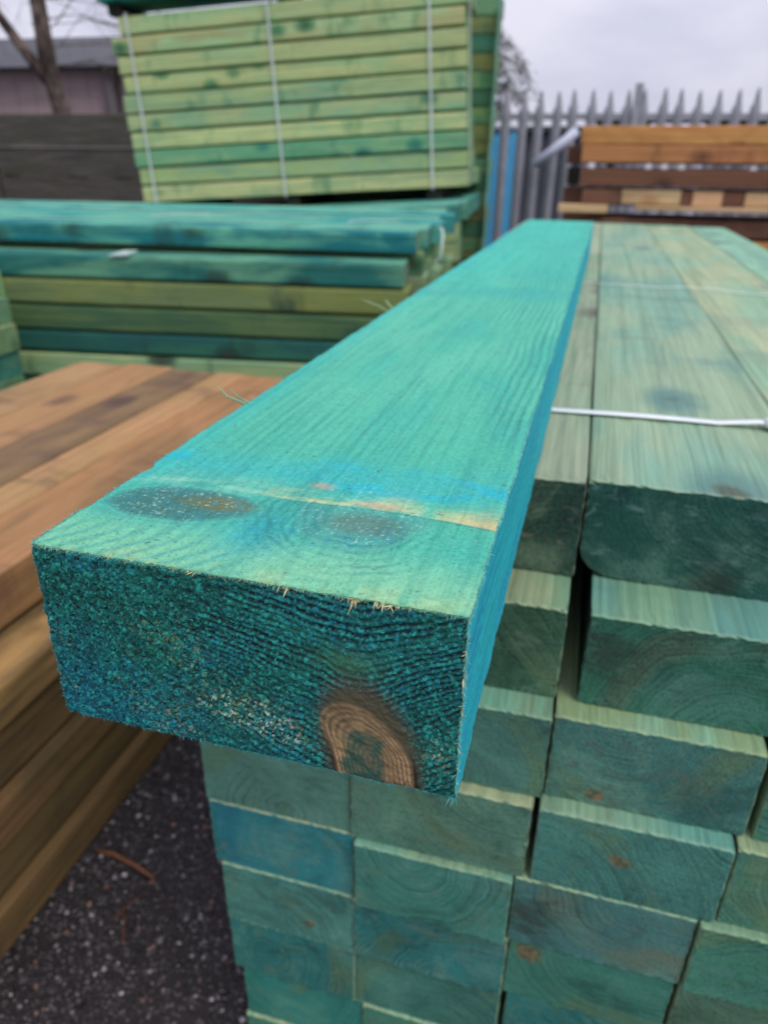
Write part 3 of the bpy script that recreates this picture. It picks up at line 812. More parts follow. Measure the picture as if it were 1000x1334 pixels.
    m = MB(); m.V = [tuple(a + d * x + dep * y + Vector((0, 0, z))) for x, y, z in ((-.04, -.012, -.004), (.03, -.012, .0), (.045, .05, .008), (-.01, .05, .006), (-.04, -.012, -.010), (.03, -.012, -.006), (.045, .05, .003), (-.01, .05, .001))]
    m.F = [(0, 1, 2, 3), (7, 6, 5, 4), (0, 4, 5, 1), (1, 5, 6, 2), (2, 6, 7, 3), (3, 7, 4, 0)]
    tag(m.build('wood_shard', wp), 'pale shard caught between the two upper layers of the teal stack', 'shard')
mid_stack()

# green stack at the far left whose end only just enters the frame
for k in range(8):
    zb = -.293 - .0935 * k
    d = Vector((math.cos(.03), math.sin(.03), 0))
    if ZT + zb < 0.02: break
    o = Vector((-1.975 + [-.01, 0, .01, 0, 0, 0, 0, 0][k] - 2.2, 1.85 - .06, ZT + zb))
    sleeper(o, d, UP, .2, .092, 2.2, ['lime', 'lime_green', 'lime', 'teal', 'lime_green', 'teal', 'teal', 'teal'][k], 'green sleeper end beside the brown boards, %s layer of its stack' % ORD[k], 'stack at the frame edge beside the brown boards', 980 + k, r=.006, seg=6)

# ------------------------------------------------------------------ brown stack at the near left
def brown_stack():
    d = Vector((.0, 1, 0)); L = 2.6; y0 = 1.83 - L
    pals = ['brown', 'tan', 'brown', 'umber', 'tan', 'brown']
    lk = ['plain reddish brown', 'tan, with a brown knot', 'dull purplish brown', 'brown with smooth grain']
    w4 = [.160, .105, .16, .17, .17]
    xr = -.845
    names = ['along the gravel edge', 'second from the gravel edge', 'third from the gravel edge', 'fourth from the gravel edge', 'fifth from the gravel edge']
    ptab = [dict(a=(.39, .215, .09), b=(.31, .165, .072), e=(.14, .07, .035), d=(.13, .07, .045), h=(.22, .12, .06)),
            dict(a=(.50, .30, .135), b=(.41, .235, .105), e=(.14, .07, .035), d=(.15, .09, .055), h=(.22, .12, .06)),
            dict(a=(.27, .155, .08), b=(.22, .125, .072), e=(.14, .07, .035), d=(.10, .065, .055), h=(.22, .12, .06)),
            dict(a=(.44, .25, .11), b=(.36, .20, .09), e=(.14, .07, .035), d=(.13, .08, .05), h=(.22, .12, .06)),
            dict(a=(.46, .265, .12), b=(.39, .22, .10), e=(.14, .07, .035), d=(.13, .08, .05), h=(.22, .12, .06))]
    lk = ['reddish brown', 'light tan narrow', 'purplish dark brown', 'smooth mid brown', 'warm tan brown']
    for c in range(5):
        sleeper((xr - w4[c] / 2, y0 + .03 * math.sin(c * 3), ZT - .557), d, UP, w4[c] - .004, .095, L, ptab[c], '%s top board, %s of the brown stack' % (lk[c], names[c]), 'top boards of the brown stack', 1000 + c, r=.005)
        xr -= w4[c]
    lays = [(-.637, .072, -.755), (-.748, .101, -.772), (-.841, .083, -.757), (-.933, .083, -.771), (-1.026, .083, -.756)]
    lp = ['tan', 'umber', 'brown', 'umber', 'umber']
    for k, (zb, h, x) in enumerate(lays):
        zz = ZT + zb
        sleeper((x - .1, y0 + .01 * k, zz), d, UP, .2, h, L - .02 * k, dict(a=((.42, .235, .09), (.20, .12, .045), (.23, .14, .052), (.18, .115, .042), (.22, .135, .05))[k], b=(.12, .076, .034), e=(.14, .07, .035), d=(.07, .045, .022), h=(.22, .12, .06)), 'brown sleeper facing the gravel, %s layer of the brown stack' % ORD[k + 1], 'edge sleepers of the brown stack', 1020 + k, r=.007)
        sleeper((x - .1 - .22, y0 + .01 * k, zz), d, UP, .2, h, L - .02 * k, lp[k], 'inner brown sleeper behind the edge one, %s layer of its stack' % ORD[k + 1], 'inner sleepers of the brown stack', 1030 + k, r=.004, seg=5)
brown_stack()

# ------------------------------------------------------------------ near green stack, ends towards the camera
def near_stack():
    th = .0075
    d = Vector((-math.sin(th), math.cos(th), 0)); xd = Vector((math.cos(th), math.sin(th), 0))
    piv = Vector((.047, .384, 0))
    fr = [.384, .322, .294, .282, .2765, .279, .282, .280, .281]
    seams = [[(-.325, -.155), (-.153, .045), (.047, .246), (.248, .446), (.448, .60)],
             [(-.315, -.132), (-.130, .043), (.062, .233), (.240, .408), (.411, .585)],
             [(-.31, -.141), (-.139, .0425), (.0445, .2215), (.229, .40), (.402, .58)],
             [(-.313, -.1445), (-.1435, .036), (.0425, .213), (.216, .388), (.391, .57)],
             [(-.310, -.141), (-.137, .0265), (.0285, .1995), (.202, .375), (.378, .56)],
             [(-.302, -.1425), (-.1415, .030), (.0315, .198), (.2025, .37), (.374, .55)],
             [(-.301, -.1405), (-.1395, .030), (.037, .210), (.213, .385), (.388, .56)],
             [(-.291, -.132), (-.130, .035), (.038, .205), (.208, .38), (.383, .555)],
             [(-.292, -.134), (-.132, .033), (.036, .205), (.208, .38), (.383, .555)]]
    H = .0967
    col = ['nearest the gravel', 'second from the gravel', 'third from the gravel', 'fourth from the gravel', 'farthest from the gravel']
    spec = {  # (row, column): palette changes, pith (local), knot (x, r, z local), wane, words
        (0, 1): dict(e=(.022, .066, .048), h=(.06, .075, .05), look='olive dark end'),
        (0, 2): dict(e=(.014, .080, .062), pith=(.085, .125), wane={0: (.040, .028)}, look='rounded corner', h=(.05, .11, .09)),
        (1, 1): dict(e=(.035, .120, .075), look='dull end', pith=(-.1, -.1)),
        (1, 2): dict(e=(.022, .130, .092), pith=(.055, -.012), look='teal heart', h=(.12, .14, .10)),
        (2, 1): dict(e=(.045, .16, .13), look='greyish end'),
        (2, 2): dict(e=(.045, .20, .165), pith=(-.03, .11), knot=(-.043, .010, .012), look='orange spot'),
        (3, 0): dict(e=(.075, .22, .17), look='pale end'), (3, 1): dict(e=(.075, .21, .16), look='pale end'),
        (3, 2): dict(e=(.045, .19, .165), knot=(-.006, .013, .052), look='tan smudge'),
        (4, 0): dict(e=(.018, .19, .19), pith=(.03, .055), h=(.01, .17, .24), look='blue stained end'),
        (4, 1): dict(e=(.04, .20, .16), pith=(-.02, .10), look='tan arc', h=(.20, .22, .12)),
        (4, 2): dict(e=(.045, .18, .165), pith=(.05, .13), look='tan band', h=(.19, .19, .11)),
        (5, 0): dict(e=(.05, .21, .18), knot=(.028, .010, .03), look='brown knot'),
        (5, 1): dict(e=(.025, .20, .175), pith=(.05, -.02), look='fine pale rings'),
        (5, 2): dict(e=(.035, .20, .155), knot=(-.062, .018, .074), pith=(.04, .10), look='orange knot'),
        (5, 3): dict(e=(.06, .17, .12), look='olive arc'),
        (6, 0): dict(e=(.020, .185, .17), pith=(-.03, .04), look='blue heart'), (6, 1): dict(e=(.04, .19, .145), pith=(.01, .0), look='tight rings'),
        (6, 2): dict(e=(.02, .18, .17), knot=(.035, .02, .055), look='dark brown knot'), (6, 3): dict(e=(.11, .23, .11), look='yellowish end'),
        (7, 0): dict(e=(.022, .19, .17), look='plain teal end'),
    }
    for r in range(9):
        for c in range(5):
            x0, x1 = seams[r][c]
            sp = spec.get((r, c), {})
            rs = random.Random(r * 10 + c)
            p = dict(PAL['pale_olive' if (r == 0) else ('pale_green' if (r + c) % 2 else 'pale_olive')])
            if r > 0: p['a'] = tuple(v * .95 for v in p['a'])
            if r == 0:
                p = dict(p); p['a'], p['b'], p['d'] = [((.40, .46, .29), (.29, .40, .27), (.16, .15, .11)), ((.40, .46, .29), (.29, .40, .27), (.16, .15, .11)), ((.34, .47, .29), (.21, .41, .29), (.10, .22, .18)), ((.41, .50, .30), (.30, .46, .31), (.20, .25, .18)), ((.28, .48, .33), (.22, .44, .34), (.14, .26, .24))][c]
            for k2 in ('e', 'h'):
                if k2 in sp: p[k2] = sp[k2]
            p['e'] = (p['e'][0] * 1.6, p['e'][1] * 1.28, p['e'][2] * 1.24) if r > 0 else tuple(v * 1.15 for v in p['e'])
            p['h'] = (p['h'][0] * .85, p['h'][1], p['h'][2])
            yy = fr[r] + rs.uniform(-.004, .004) + (.006 if (r, c) == (4, 1) else 0)
            if (r, c) == (4, 1): yy = .270
            if (r, c) == (4, 0): yy = .281
            xm = (x0 + x1) / 2
            o = piv + xd * (xm - piv.x) + d * (yy - piv.y) + Vector((0, 0, ZT - H * (r + 2)))
            look = sp.get('look')
            lab = 'green sleeper, %s row of near stack, %s%s' % (ORD[r], col[c], (', ' + look) if look else '')
            hh = H - .0006 if r > 0 else H - .0003
            o = sleeper(o, d, UP, x1 - x0, hh, 3.32 - (fr[r] - .384) + (rs.uniform(-.02, .04)), p, lab, 'sleepers of the near green stack', 100 + r * 10 + c,
                        pith=sp.get('pith'), knot=sp.get('knot'), wane=sp.get('wane'), stain={(1, 2): (-.066, .024, .055), (4, 2): (-.066, .026, .045), (2, 3): (-.06, .02, .03), (0, 2): (.02, .02, .01)}.get((r, c)), r=.0020, rough_end=.0006, nw=44, side=.9 if (r, c) in ((0, 1), (1, 1), (2, 1), (3, 1), (1, 2)) else .25)  # side: strength of the painted shade on faces towards the gaps
    # bearers under the stack
    for k, yy in enumerate((.55, 1.9, 3.3)):
        sleeper((-.30, yy, 0), (1, 0, 0), UP, .1, ZT - H * 10 - .002, .88, 'umber', 'dark bearer under the near green stack, %s one' % ('closest', 'middle', 'farthest')[k], 'bearers under the near stack', 200 + k, name='bearer', seg=4)
near_stack()

STRAP = plain('white_banding', (.80, .85, .84), .4, .06, 30, stretch=(1, 6, 1))
def band(y0, skew, wd, label, sag=0.0):
    zt = ZT - H0 + .0008
    m = MB()
    pts = []
    xs = [-.327 + (.605 + .327) * i / 24 for i in range(25)]
    up = [(x, y0 + skew * (x + .1), zt + .0010 + .0012 * abs(math.sin(x * 17)) + (.004 if .18 < x < .30 else 0)) for x in xs]
    down = [(.6045, y0 + skew * .7, zt - .004 - .1 * k) for k in range(1, 10)]
    left = [(-.330, y0 - skew * .23, zt - .004 - .1 * k) for k in range(9, 0, -1)]
    path = [Vector(p) for p in left + up + down]
    b = 0
    n = len(path)
    for i, p in enumerate(path):
        t = (path[min(i + 1, n - 1)] - path[max(0, i - 1)]).normalized()
        yv = Vector((0, 1, 0)) * wd / 2
        nn = t.cross(Vector((0, 1, 0))).normalized() * -.0011
        if nn.z < 0 and i > 9 and i < n - 9: nn = -nn
        for s in (-1, 1):
            m.V.append(tuple(p + yv * s)); m.V.append(tuple(p + yv * s + nn))
    for i in range(n - 1):
        a, c = i * 4, i * 4 + 4
        m.F += [(a, a + 2, c + 2, c), (a + 1, c + 1, c + 3, a + 3), (a, c, c + 1, a + 1), (a + 2, a + 3, c + 3, c + 2)]
    return tag(m.build('strap', STRAP, None, True), label, 'strap', 'straps across the near green stack')
H0 = .0967
s1 = band(.5745, .055, .013, 'white plastic strap with a buckle across the near green stack')
BK = plain('grey_buckle', (.5, .53, .53), .5, .1, 30)
MB().box(.222, .577, ZT - H0 + .004, .247, .602, ZT - H0 + .010, b=.002).build('buckle', BK, s1)
band(1.62, -.10, .004, 'thin plastic strap across the far part of the near stack')

# ------------------------------------------------------------------ the long beam
rng = np.random.RandomState(12)
_T = rng.rand(256, 256)
def vn(u, v):
    iu, iv = np.floor(u).astype(int), np.floor(v).astype(int)
    fu, fv = u - iu, v - iv
    fu, fv = fu * fu * (3 - 2 * fu), fv * fv * (3 - 2 * fv)
    a, b = _T[iu & 255, iv & 255], _T[(iu + 1) & 255, iv & 255]
    c, d = _T[iu & 255, (iv + 1) & 255], _T[(iu + 1) & 255, (iv + 1) & 255]
    return (a * (1 - fu) + b * fu) * (1 - fv) + (c * (1 - fu) + d * fu) * fv
def fbm(u, v, o=4, g=.5):
    s, a, t = 0, 1, 0
    for k in range(o):
        s = s + a * vn(u * 2 ** k + 17.3 * k, v * 2 ** k + 5.1 * k); t += a; a *= g
    return s / t
def ss(a, b, x):
    t = np.clip((x - a) / (b - a), 0, 1); return t * t * (3 - 2 * t)
def mixc(c, col, f): return c * (1 - f[..., None]) + np.array(col)[None] * f[..., None]

BW, BH, BL = .2, .0967, 2.2551

def end_color(x, z):
    """albedo and relief on the sawn end"""
    n = x.shape
    A = fbm(x * 90, z * 90, 4); B = fbm(x * 26 + 9, z * 26, 3); F = fbm(x * 700, z * 700, 3, .7); F2 = fbm(x * 900 + 50, z * 900, 2, .7)
    c = np.zeros(n + (3,)) + np.array([.003, .090, .072])
    c = mixc(c, (.004, .10, .125), ss(.45, .68, B) * .8)
    c = mixc(c, (.010, .17, .12), ss(.52, .7, A) * .6)
    leftblue = ss(-.14, -.2, x) * ss(-.02, -.05, z)
    c = mixc(c, (.003, .095, .15), leftblue * .55)
    lowblue = ss(-.065, -.093, z) * ss(-.06, -.16, x)
    c = mixc(c, (.004, .11, .17), lowblue * .6)
    # ring lines dipping to the knot
    xk = -.045
    dx = x - xk
    side = np.where(dx < 0, -.40 * dx, .78 * dx)
    side = np.sqrt(side ** 2 + .004 ** 2)
    kf = .55 + .55 * ss(.0, -.06, z)
    phi = z - side * kf + .0012 * (fbm(x * 60, z * 60, 2) - .5) * 4
    ring = .5 + .5 * np.sin(2 * np.pi * (phi + .0010 * fbm(phi * 260, x * 8, 2)) / .0039)
    amp = ss(-.150, -.085, x) * 1.05 + .12
    amp = amp * (.50 + .50 * ss(.3, .6, B)) * (.45 + .85 * ss(.25, .7, vn(phi / .0068 + 40, x * 12)))
    dk = np.clip((1 - ring) ** 1.2 * amp * 1.15, 0, 1)
    c = mixc(c, (.001, .013, .016), dk * .97)
    c = mixc(c, (.006, .16, .15), ring ** 2 * amp * .45)
    hgt = -dk * .95
    # fuzz of torn fibres
    rz = ss(-.130, -.075, x)
    pit = ss(.52, .30, F) * (1 - .45 * rz)
    c = mixc(c, (.001, .013, .015), pit * .95)
    hgt = hgt + ((F - .5) * 1.7 + (fbm(x * 330, z * 330, 2) - .5) * 1.5) * (1 - .45 * rz)
    c = mixc(c, (.02, .36, .30), ss(.56, .74, F2) * .70)
    bl = ss(.62, .80, fbm(x * 800 + 99, z * 800 + 31, 2, .7)) * (ss(.42, .62, B) * .7 + .3)
    c = mixc(c, (.01, .30, .42), bl * .6)
    # pale yellow specks, in drifts
    drift = ss(.52, .66, fbm(x * 45 + 30, z * 70 + x * 60, 3)) * ss(-.015, -.035, z) * ss(-.10, -.13, x)
    drift2 = np.exp(-((x + .088) / .016) ** 2 - ((z + .0765 + .25 * (x + .088)) / .007) ** 2) * 1.3 + .8 * np.exp(-((x + .010) / .009) ** 2 - ((z + .072) / .012) ** 2) + .8 * np.exp(-((x + .105) / .03) ** 2 - ((z + .07) / .012) ** 2)
    Y = ss(.58, .74, fbm(x * 820 + 7, z * 820 + 3, 3, .7))
    c = mixc(c, (.30, .38, .16), np.clip(Y * (drift * .55 + drift2 * .7), 0, .85))
    wsp = ss(.66, .76, fbm(x * 800 + 3, z * 800 + 71, 2, .6)) * drift2
    c = mixc(c, (.50, .58, .46), np.clip(wsp * 1.1 * ss(.3, .8, drift2), 0, .8))
    # green smear over the knot
    sm = np.exp(-((x + .049) / .014) ** 2 - ((z + .033) / .007) ** 2)
    c = mixc(c, (.045, .16, .075), sm * .75); hgt = hgt * (1 - sm * .6)
    # the knot
    ex, ez = (x + .0395 + .16 * (z + .083)), (z + .0830)
    wv = .10 * (fbm(x * 70, z * 70, 3) - .5)
    rr = np.sqrt((ex / .0195) ** 2 + (ez / np.where(ez > 0, .0285, .06)) ** 2) + wv + .25 * ss(.0, .02, ez) * ex / .02
    hr = np.sqrt((ex / .0215) ** 2 + (ez / .0400) ** 2) + wv * 1.5
    halo = ss(1.30, .80, hr)
    c = mixc(c, (.080, .066, .036), halo * .95)
    hgt = hgt * (1 - halo * .9)
    ins = ss(1.03, .90, rr)
    kr = .5 + .5 * np.sin(2 * np.pi * rr * 9.5 + 5 * (fbm(x * 40, z * 40, 2) - .5))
    fine = fbm(x * 260, z * 260, 3, .6)
    kc = np.array([.27, .185, .095])[None, :] * (.50 + .75 * ss(.2, .8, kr)[..., None] * (.4 + .6 * ss(.45, .75, rr))[..., None] + .15) * (.65 + .7 * fine[..., None])
    kc = mixc(kc, (.105, .085, .045), ss(.002, .022, ez) * .55)
    kc = mixc(kc, (.30, .22, .10), ss(.55, .8, fbm(x * 90 + 4, z * 90, 3)) * ss(.2, .6, rr) * .6)
    c = c * (1 - ins[..., None]) + kc * ins[..., None]
    cn = .9 * (fbm(x * 110, z * 110, 4, .6) - .5)
    core = ss(1.0, .62, np.sqrt(((ex + .003 - .12 * ez) / .0118) ** 2 + ((ez + .009) / .025) ** 2) + cn)
    c = mixc(c, (.028, .088, .062), core * (.72 + .2 * (1 - kr)) * (.75 + .4 * ss(.4, .6, fbm(x * 200, z * 200, 3))))
    rim = np.exp(-((rr - 1.0) / .06) ** 2) * ss(.012, -.006, ez)
    c = mixc(c, (.014, .009, .006), rim * np.where(ex > 0, .95, .75))
    hgt = hgt - rim * .8
    # frayed pale fibres at the top edge
    c = mixc(c, (.06, .22, .15), ss(-.0025, -.0002, z) * ss(.4, .6, F2) * .7)
    return c, hgt

def top_color(x, y):
    n = x.shape
    B = fbm(x * 22, y * 9, 4); G = fbm(x * 420, y * 26, 3, .6); D = fbm(x * 60 + 4, y * 60, 4, .6); F = fbm(x * 620, y * 620, 3, .7)
    c = np.zeros(n + (3,)) + np.array([.066, .42, .280])
    c = mixc(c, (.14, .50, .33), ss(.45, .70, B) * .3 * ss(.1, .4, y))
    c = mixc(c, (.035, .38, .30), ss(.5, .32, B) * .45)
    # far part more saturated
    c = mixc(c, (.04, .47, .37), ss(.6, 1.2, y) * .6)
    # grain
    wx = x + .010 * (fbm(x * 6, y * 5, 2) - .5) + .004 * (fbm(x * 30 + 3, y * 14, 2) - .5)
    for (kx, ky, rad, st) in ((-.156, .055, .034, .018), (-.068, .056, .030, .022)):
        wx = wx + (x - kx) * st / .03 * np.exp(-((x - kx) / rad) ** 2 - ((y - ky) / .05) ** 2) * -1.0
    g1 = (.5 + .5 * np.sin(2 * np.pi * wx / .0072)) ** 3
    gm = ss(.32, .6, fbm(x * 14 + 20, y * 3, 2)) * (.45 + .55 * ss(-.13, -.05, x))
    c = mixc(c, (.02, .25, .21), g1 * gm * .75)
    c = mixc(c, (.03, .30, .25), ss(.5, .78, G) * .38)
    # pale yellow green front strip
    fr_ = ss(.050, .012, y + .012 * (D - .5) + .02 * (x + .1) * 0)
    c = mixc(c, (.22, .52, .30), fr_ * .68)
    fr2 = ss(.02, .0, y) * ss(.42, .62, D); c = mixc(c, (.36, .50, .24), fr2 * .5)
    # arcs on the front strip
    ar = (.5 + .5 * np.sin(2 * np.pi * (x + .9 * (y - .045) ** 2 * 12 + .0 * y) / .0105 + 1.5 * (fbm(x * 20, y * 20, 2) - .5))) ** 2
    c = mixc(c, (.045, .32, .27), ar * fr_ * ss(-.085, -.12, x) * .6)
    # cyan blotches behind the knots and on the left border
    cy1 = np.exp(-((y - .112 - .05 * (x + .1)) / .020) ** 2) * (.35 + .75 * ss(.4, .65, fbm(x * 30 + 8, y * 60, 3)))
    c = mixc(c, (.008, .40, .46), np.clip(cy1, 0, .85))
    cy2 = ss(-.172, -.197, x + .012 * (D - .5)) * ss(.04, .10, y); c = mixc(c, (.01, .40, .38), cy2 * .4)
    cy3 = np.exp(-((x + .108) / .014) ** 2 - ((y - .040) / .022) ** 2); c = mixc(c, (.015, .35, .37), cy3 * .7)
    # first knot: long dark lens with an olive middle
    q = np.sqrt(((x + .157 - .25 * (y - .055)) / .040) ** 2 + ((y - .057) / .0195) ** 2) + .22 * (fbm(x * 70, y * 70, 3) - .5)
    k1 = ss(1.08, .80, q)
    c = mixc(c, (.040, .155, .130), k1 * .95)
    q2 = np.sqrt(((x + .137) / .024) ** 2 + ((y - .0625) / .0095) ** 2) + .3 * (fbm(x * 70 + 5, y * 70, 3) - .5)
    c = mixc(c, (.125, .145, .060), ss(1.2, .4, q2) * .85)
    c = mixc(c, (.03, .22, .24), ss(.5, .7, fbm(x * 200, y * 420, 2)) * k1 * .5)
    rg = (.5 + .5 * np.sin(2 * np.pi * q * 5.5)) * ss(1.5, 1.0, q) * ss(.5, .9, q); c = mixc(c, (.03, .25, .24), rg * .4)
    # second knot: half rings below the pale line
    q3 = np.sqrt(((x + .066) / .036) ** 2 + ((y - .072) / .040) ** 2) + .22 * (fbm(x * 60 + 9, y * 60, 3) - .5)
    below = ss(.0795, .074, y)
    c = mixc(c, (.06, .27, .24), ss(1.05, .75, q3) * below * .65)
    c = mixc(c, (.085, .19, .145), ss(.95, .35, np.sqrt(((x + .061) / .030) ** 2 + ((y - .062) / .017) ** 2)) * below * .85)
    r3 = (.5 + .5 * np.sin(2 * np.pi * q3 * 6.5)) ** 2 * ss(1.75, 1.2, q3) * ss(.35, .7, q3) * below
    c = mixc(c, (.02, .22, .19), r3 * (.15 + .6 * ss(.35, .65, fbm(x * 50 + 2, y * 50, 3))))
    bs = ss(.56, .72, fbm(x * 430, y * 300, 2, .7)) * np.clip(np.exp(-((x + .083) / .018) ** 2 - ((y - .042) / .016) ** 2) * 1.4 + np.exp(-((x + .052) / .013) ** 2 - ((y - .053) / .010) ** 2) * 1.2 + np.exp(-((x + .108) / .02) ** 2 - ((y - .04) / .014) ** 2) * 1., 0, 1)
    c = mixc(c, (.006, .22, .40), bs * .28)
    # pale ridge line with pink marks and a thin dark crack in front of it
    yl = .0795 - .0045 * ss(-.05, .0, x) + .0035 * np.sin(x * 34 + 1) * ss(-.06, -.14, x) + .0016 * (fbm(x * 60, x * 0, 2) - .5)
    t = y - yl
    wd = .0150 * (.3 + 1.2 * fbm(x * 60 + 3, y * 0 + 1, 3))
    line = np.exp(-(np.maximum(t, 0) / wd) ** 2) * ss(-.0016, .0010, t + .0012 * (D - .5)) * (.30 + .70 * ss(-.125, -.105, x)) * ss(-.198, -.185, x)
    lm = .15 + .85 * ss(.35, .62, fbm(x * 60 + 40, y * 190, 4, .65))
    c = mixc(c, (.44, .52, .25), np.clip(line * lm * 1.0, 0, 1))
    pa = ss(-.115, -.14, x) * np.exp(-((y - .086) / .008) ** 2) * ss(.35, .65, fbm(x * 50 + 7, y * 160, 3))
    c = mixc(c, (.24, .56, .40), pa * .7)
    c = mixc(c, (.52, .42, .20), np.clip(line * ss(-.030, -.005, x) * .8, 0, 1))
    c = mixc(c, (.02, .16, .15), np.exp(-((t + .0010) / .0007) ** 2) * .6 * ss(-.115, -.09, x))
    for (kx, ky, a, b) in ((-.0965, .099, .0065, .0042), (-.0615, .0835, .013, .0036)):
        pk = np.exp(-(((x - kx) / a) ** 2 + ((y - ky) / b) ** 2) ** 1.5) * (.6 + .8 * (F - .3))
        c = mixc(c, (.56, .30, .20), np.clip(pk * .75, 0, 1))
    # dark knot bands far along
    for (ky, wv, st) in ((.775, .035, .45), (1.36, .05, .25), (1.9, .05, .25)):
        bd = np.exp(-((y - ky - .35 * (x + .1)) / wv) ** 2) * (.5 + .8 * fbm(x * 40, y * 10, 2)); c = mixc(c, (.03, .33, .30), np.clip(bd * st, 0, 1))
    # speckle of sawdust pits and light fibres
    c = c * (.80 + .42 * F[..., None])
    c = mixc(c, (.38, .66, .56), ss(.70, .80, fbm(x * 760, y * 760 + 9, 2, .7)) * (.20 + .35 * np.clip(k1 + ss(1.0, .7, q3), 0, 1)))
    c = mixc(c, (.02, .16, .14), ss(.80, .87, fbm(x * 420 + 77, y * 420 + 9, 2, .7)) * .7)
    hgt = (F - .5) * .9 - g1 * gm * .35 * ss(.04, .09, y) + (fbm(x * 260, y * 200, 2) - .5) * .6 + line * .5
    return c, hgt

def side_color(y, z):
    B = fbm(y * 14, z * 40, 3); F = fbm(y * 500, z * 600, 3, .7)
    c = np.zeros(y.shape + (3,)) + np.array([.006, .40, .46])
    c = mixc(c, (.01, .40, .42), ss(.45, .7, B) * .6)
    c = mixc(c, (.004, .28, .46), ss(.5, .3, B) * .5)
    gs = fbm(y * 6, z * 330, 3, .6)
    c = mixc(c, (.002, .24, .34), ss(.45, .7, gs) * .55)
    c = mixc(c, (.03, .50, .52), ss(.45, .25, gs) * .4)
    c = mixc(c, (.22, .52, .40), ss(-.0045, -.0005, z + .002 * (F - .5)) * .6)
    c = mixc(c, (.10, .46, .44), ss(-.088, -.0965, z) * .5 + ss(.004, .0, y) * .6)
    c = c * (.78 + .44 * F[..., None])
    return c, (F - .5) * .8

def warp(P):
    """slow irregularity shared by all faces so that edges stay closed"""
    x, y, z = P[:, 0], P[:, 1], P[:, 2]
    r1 = (fbm(y * 40, z * 0 + 3, 3) - .5) * .0014 + (fbm(y * 220, z * 0 + 8, 2) - .5) * .0008
    sx = np.where(x < -.1, 1, -1) * np.clip(np.abs(x + .1) / .1, 0, 1) ** 8
    e = (fbm(x * 300 + z * 170, z * 300, 3, .6) - .5) * .0011
    sy = np.exp(-y / .002)
    # worn corners: pull the arrises in a touch, unevenly
    tz = np.minimum(-z, z + BH); tx = np.minimum(-x, x + BW)
    c1 = np.exp(-tx / .0012) * np.exp(-tz / .0012) * (.0004 + .0009 * fbm(y * 90, x * 30, 2))
    c2 = np.exp(-y / .0012) * np.exp(-tz / .0012) * (.0003 + .0010 * fbm(x * 200, z * 30, 2))
    c3 = np.exp(-y / .0012) * np.exp(-tx / .0012) * (.0003 + .0010 * fbm(z * 200, x * 30, 2))
    mx, mz = np.where(x < -.1, 1, -1), np.where(z > -BH / 2, -1, 1)
    # a chip on the left arris
    chip = .0035 * np.exp(-((y - .094) / .006) ** 2) * np.exp(-(x + .2) / .004) * np.exp(z / .01)
    return np.c_[x + r1 * sx + mx * (c1 + c3) + chip, y + e * sy + c2 + c3, z + mz * (c1 + c2)]

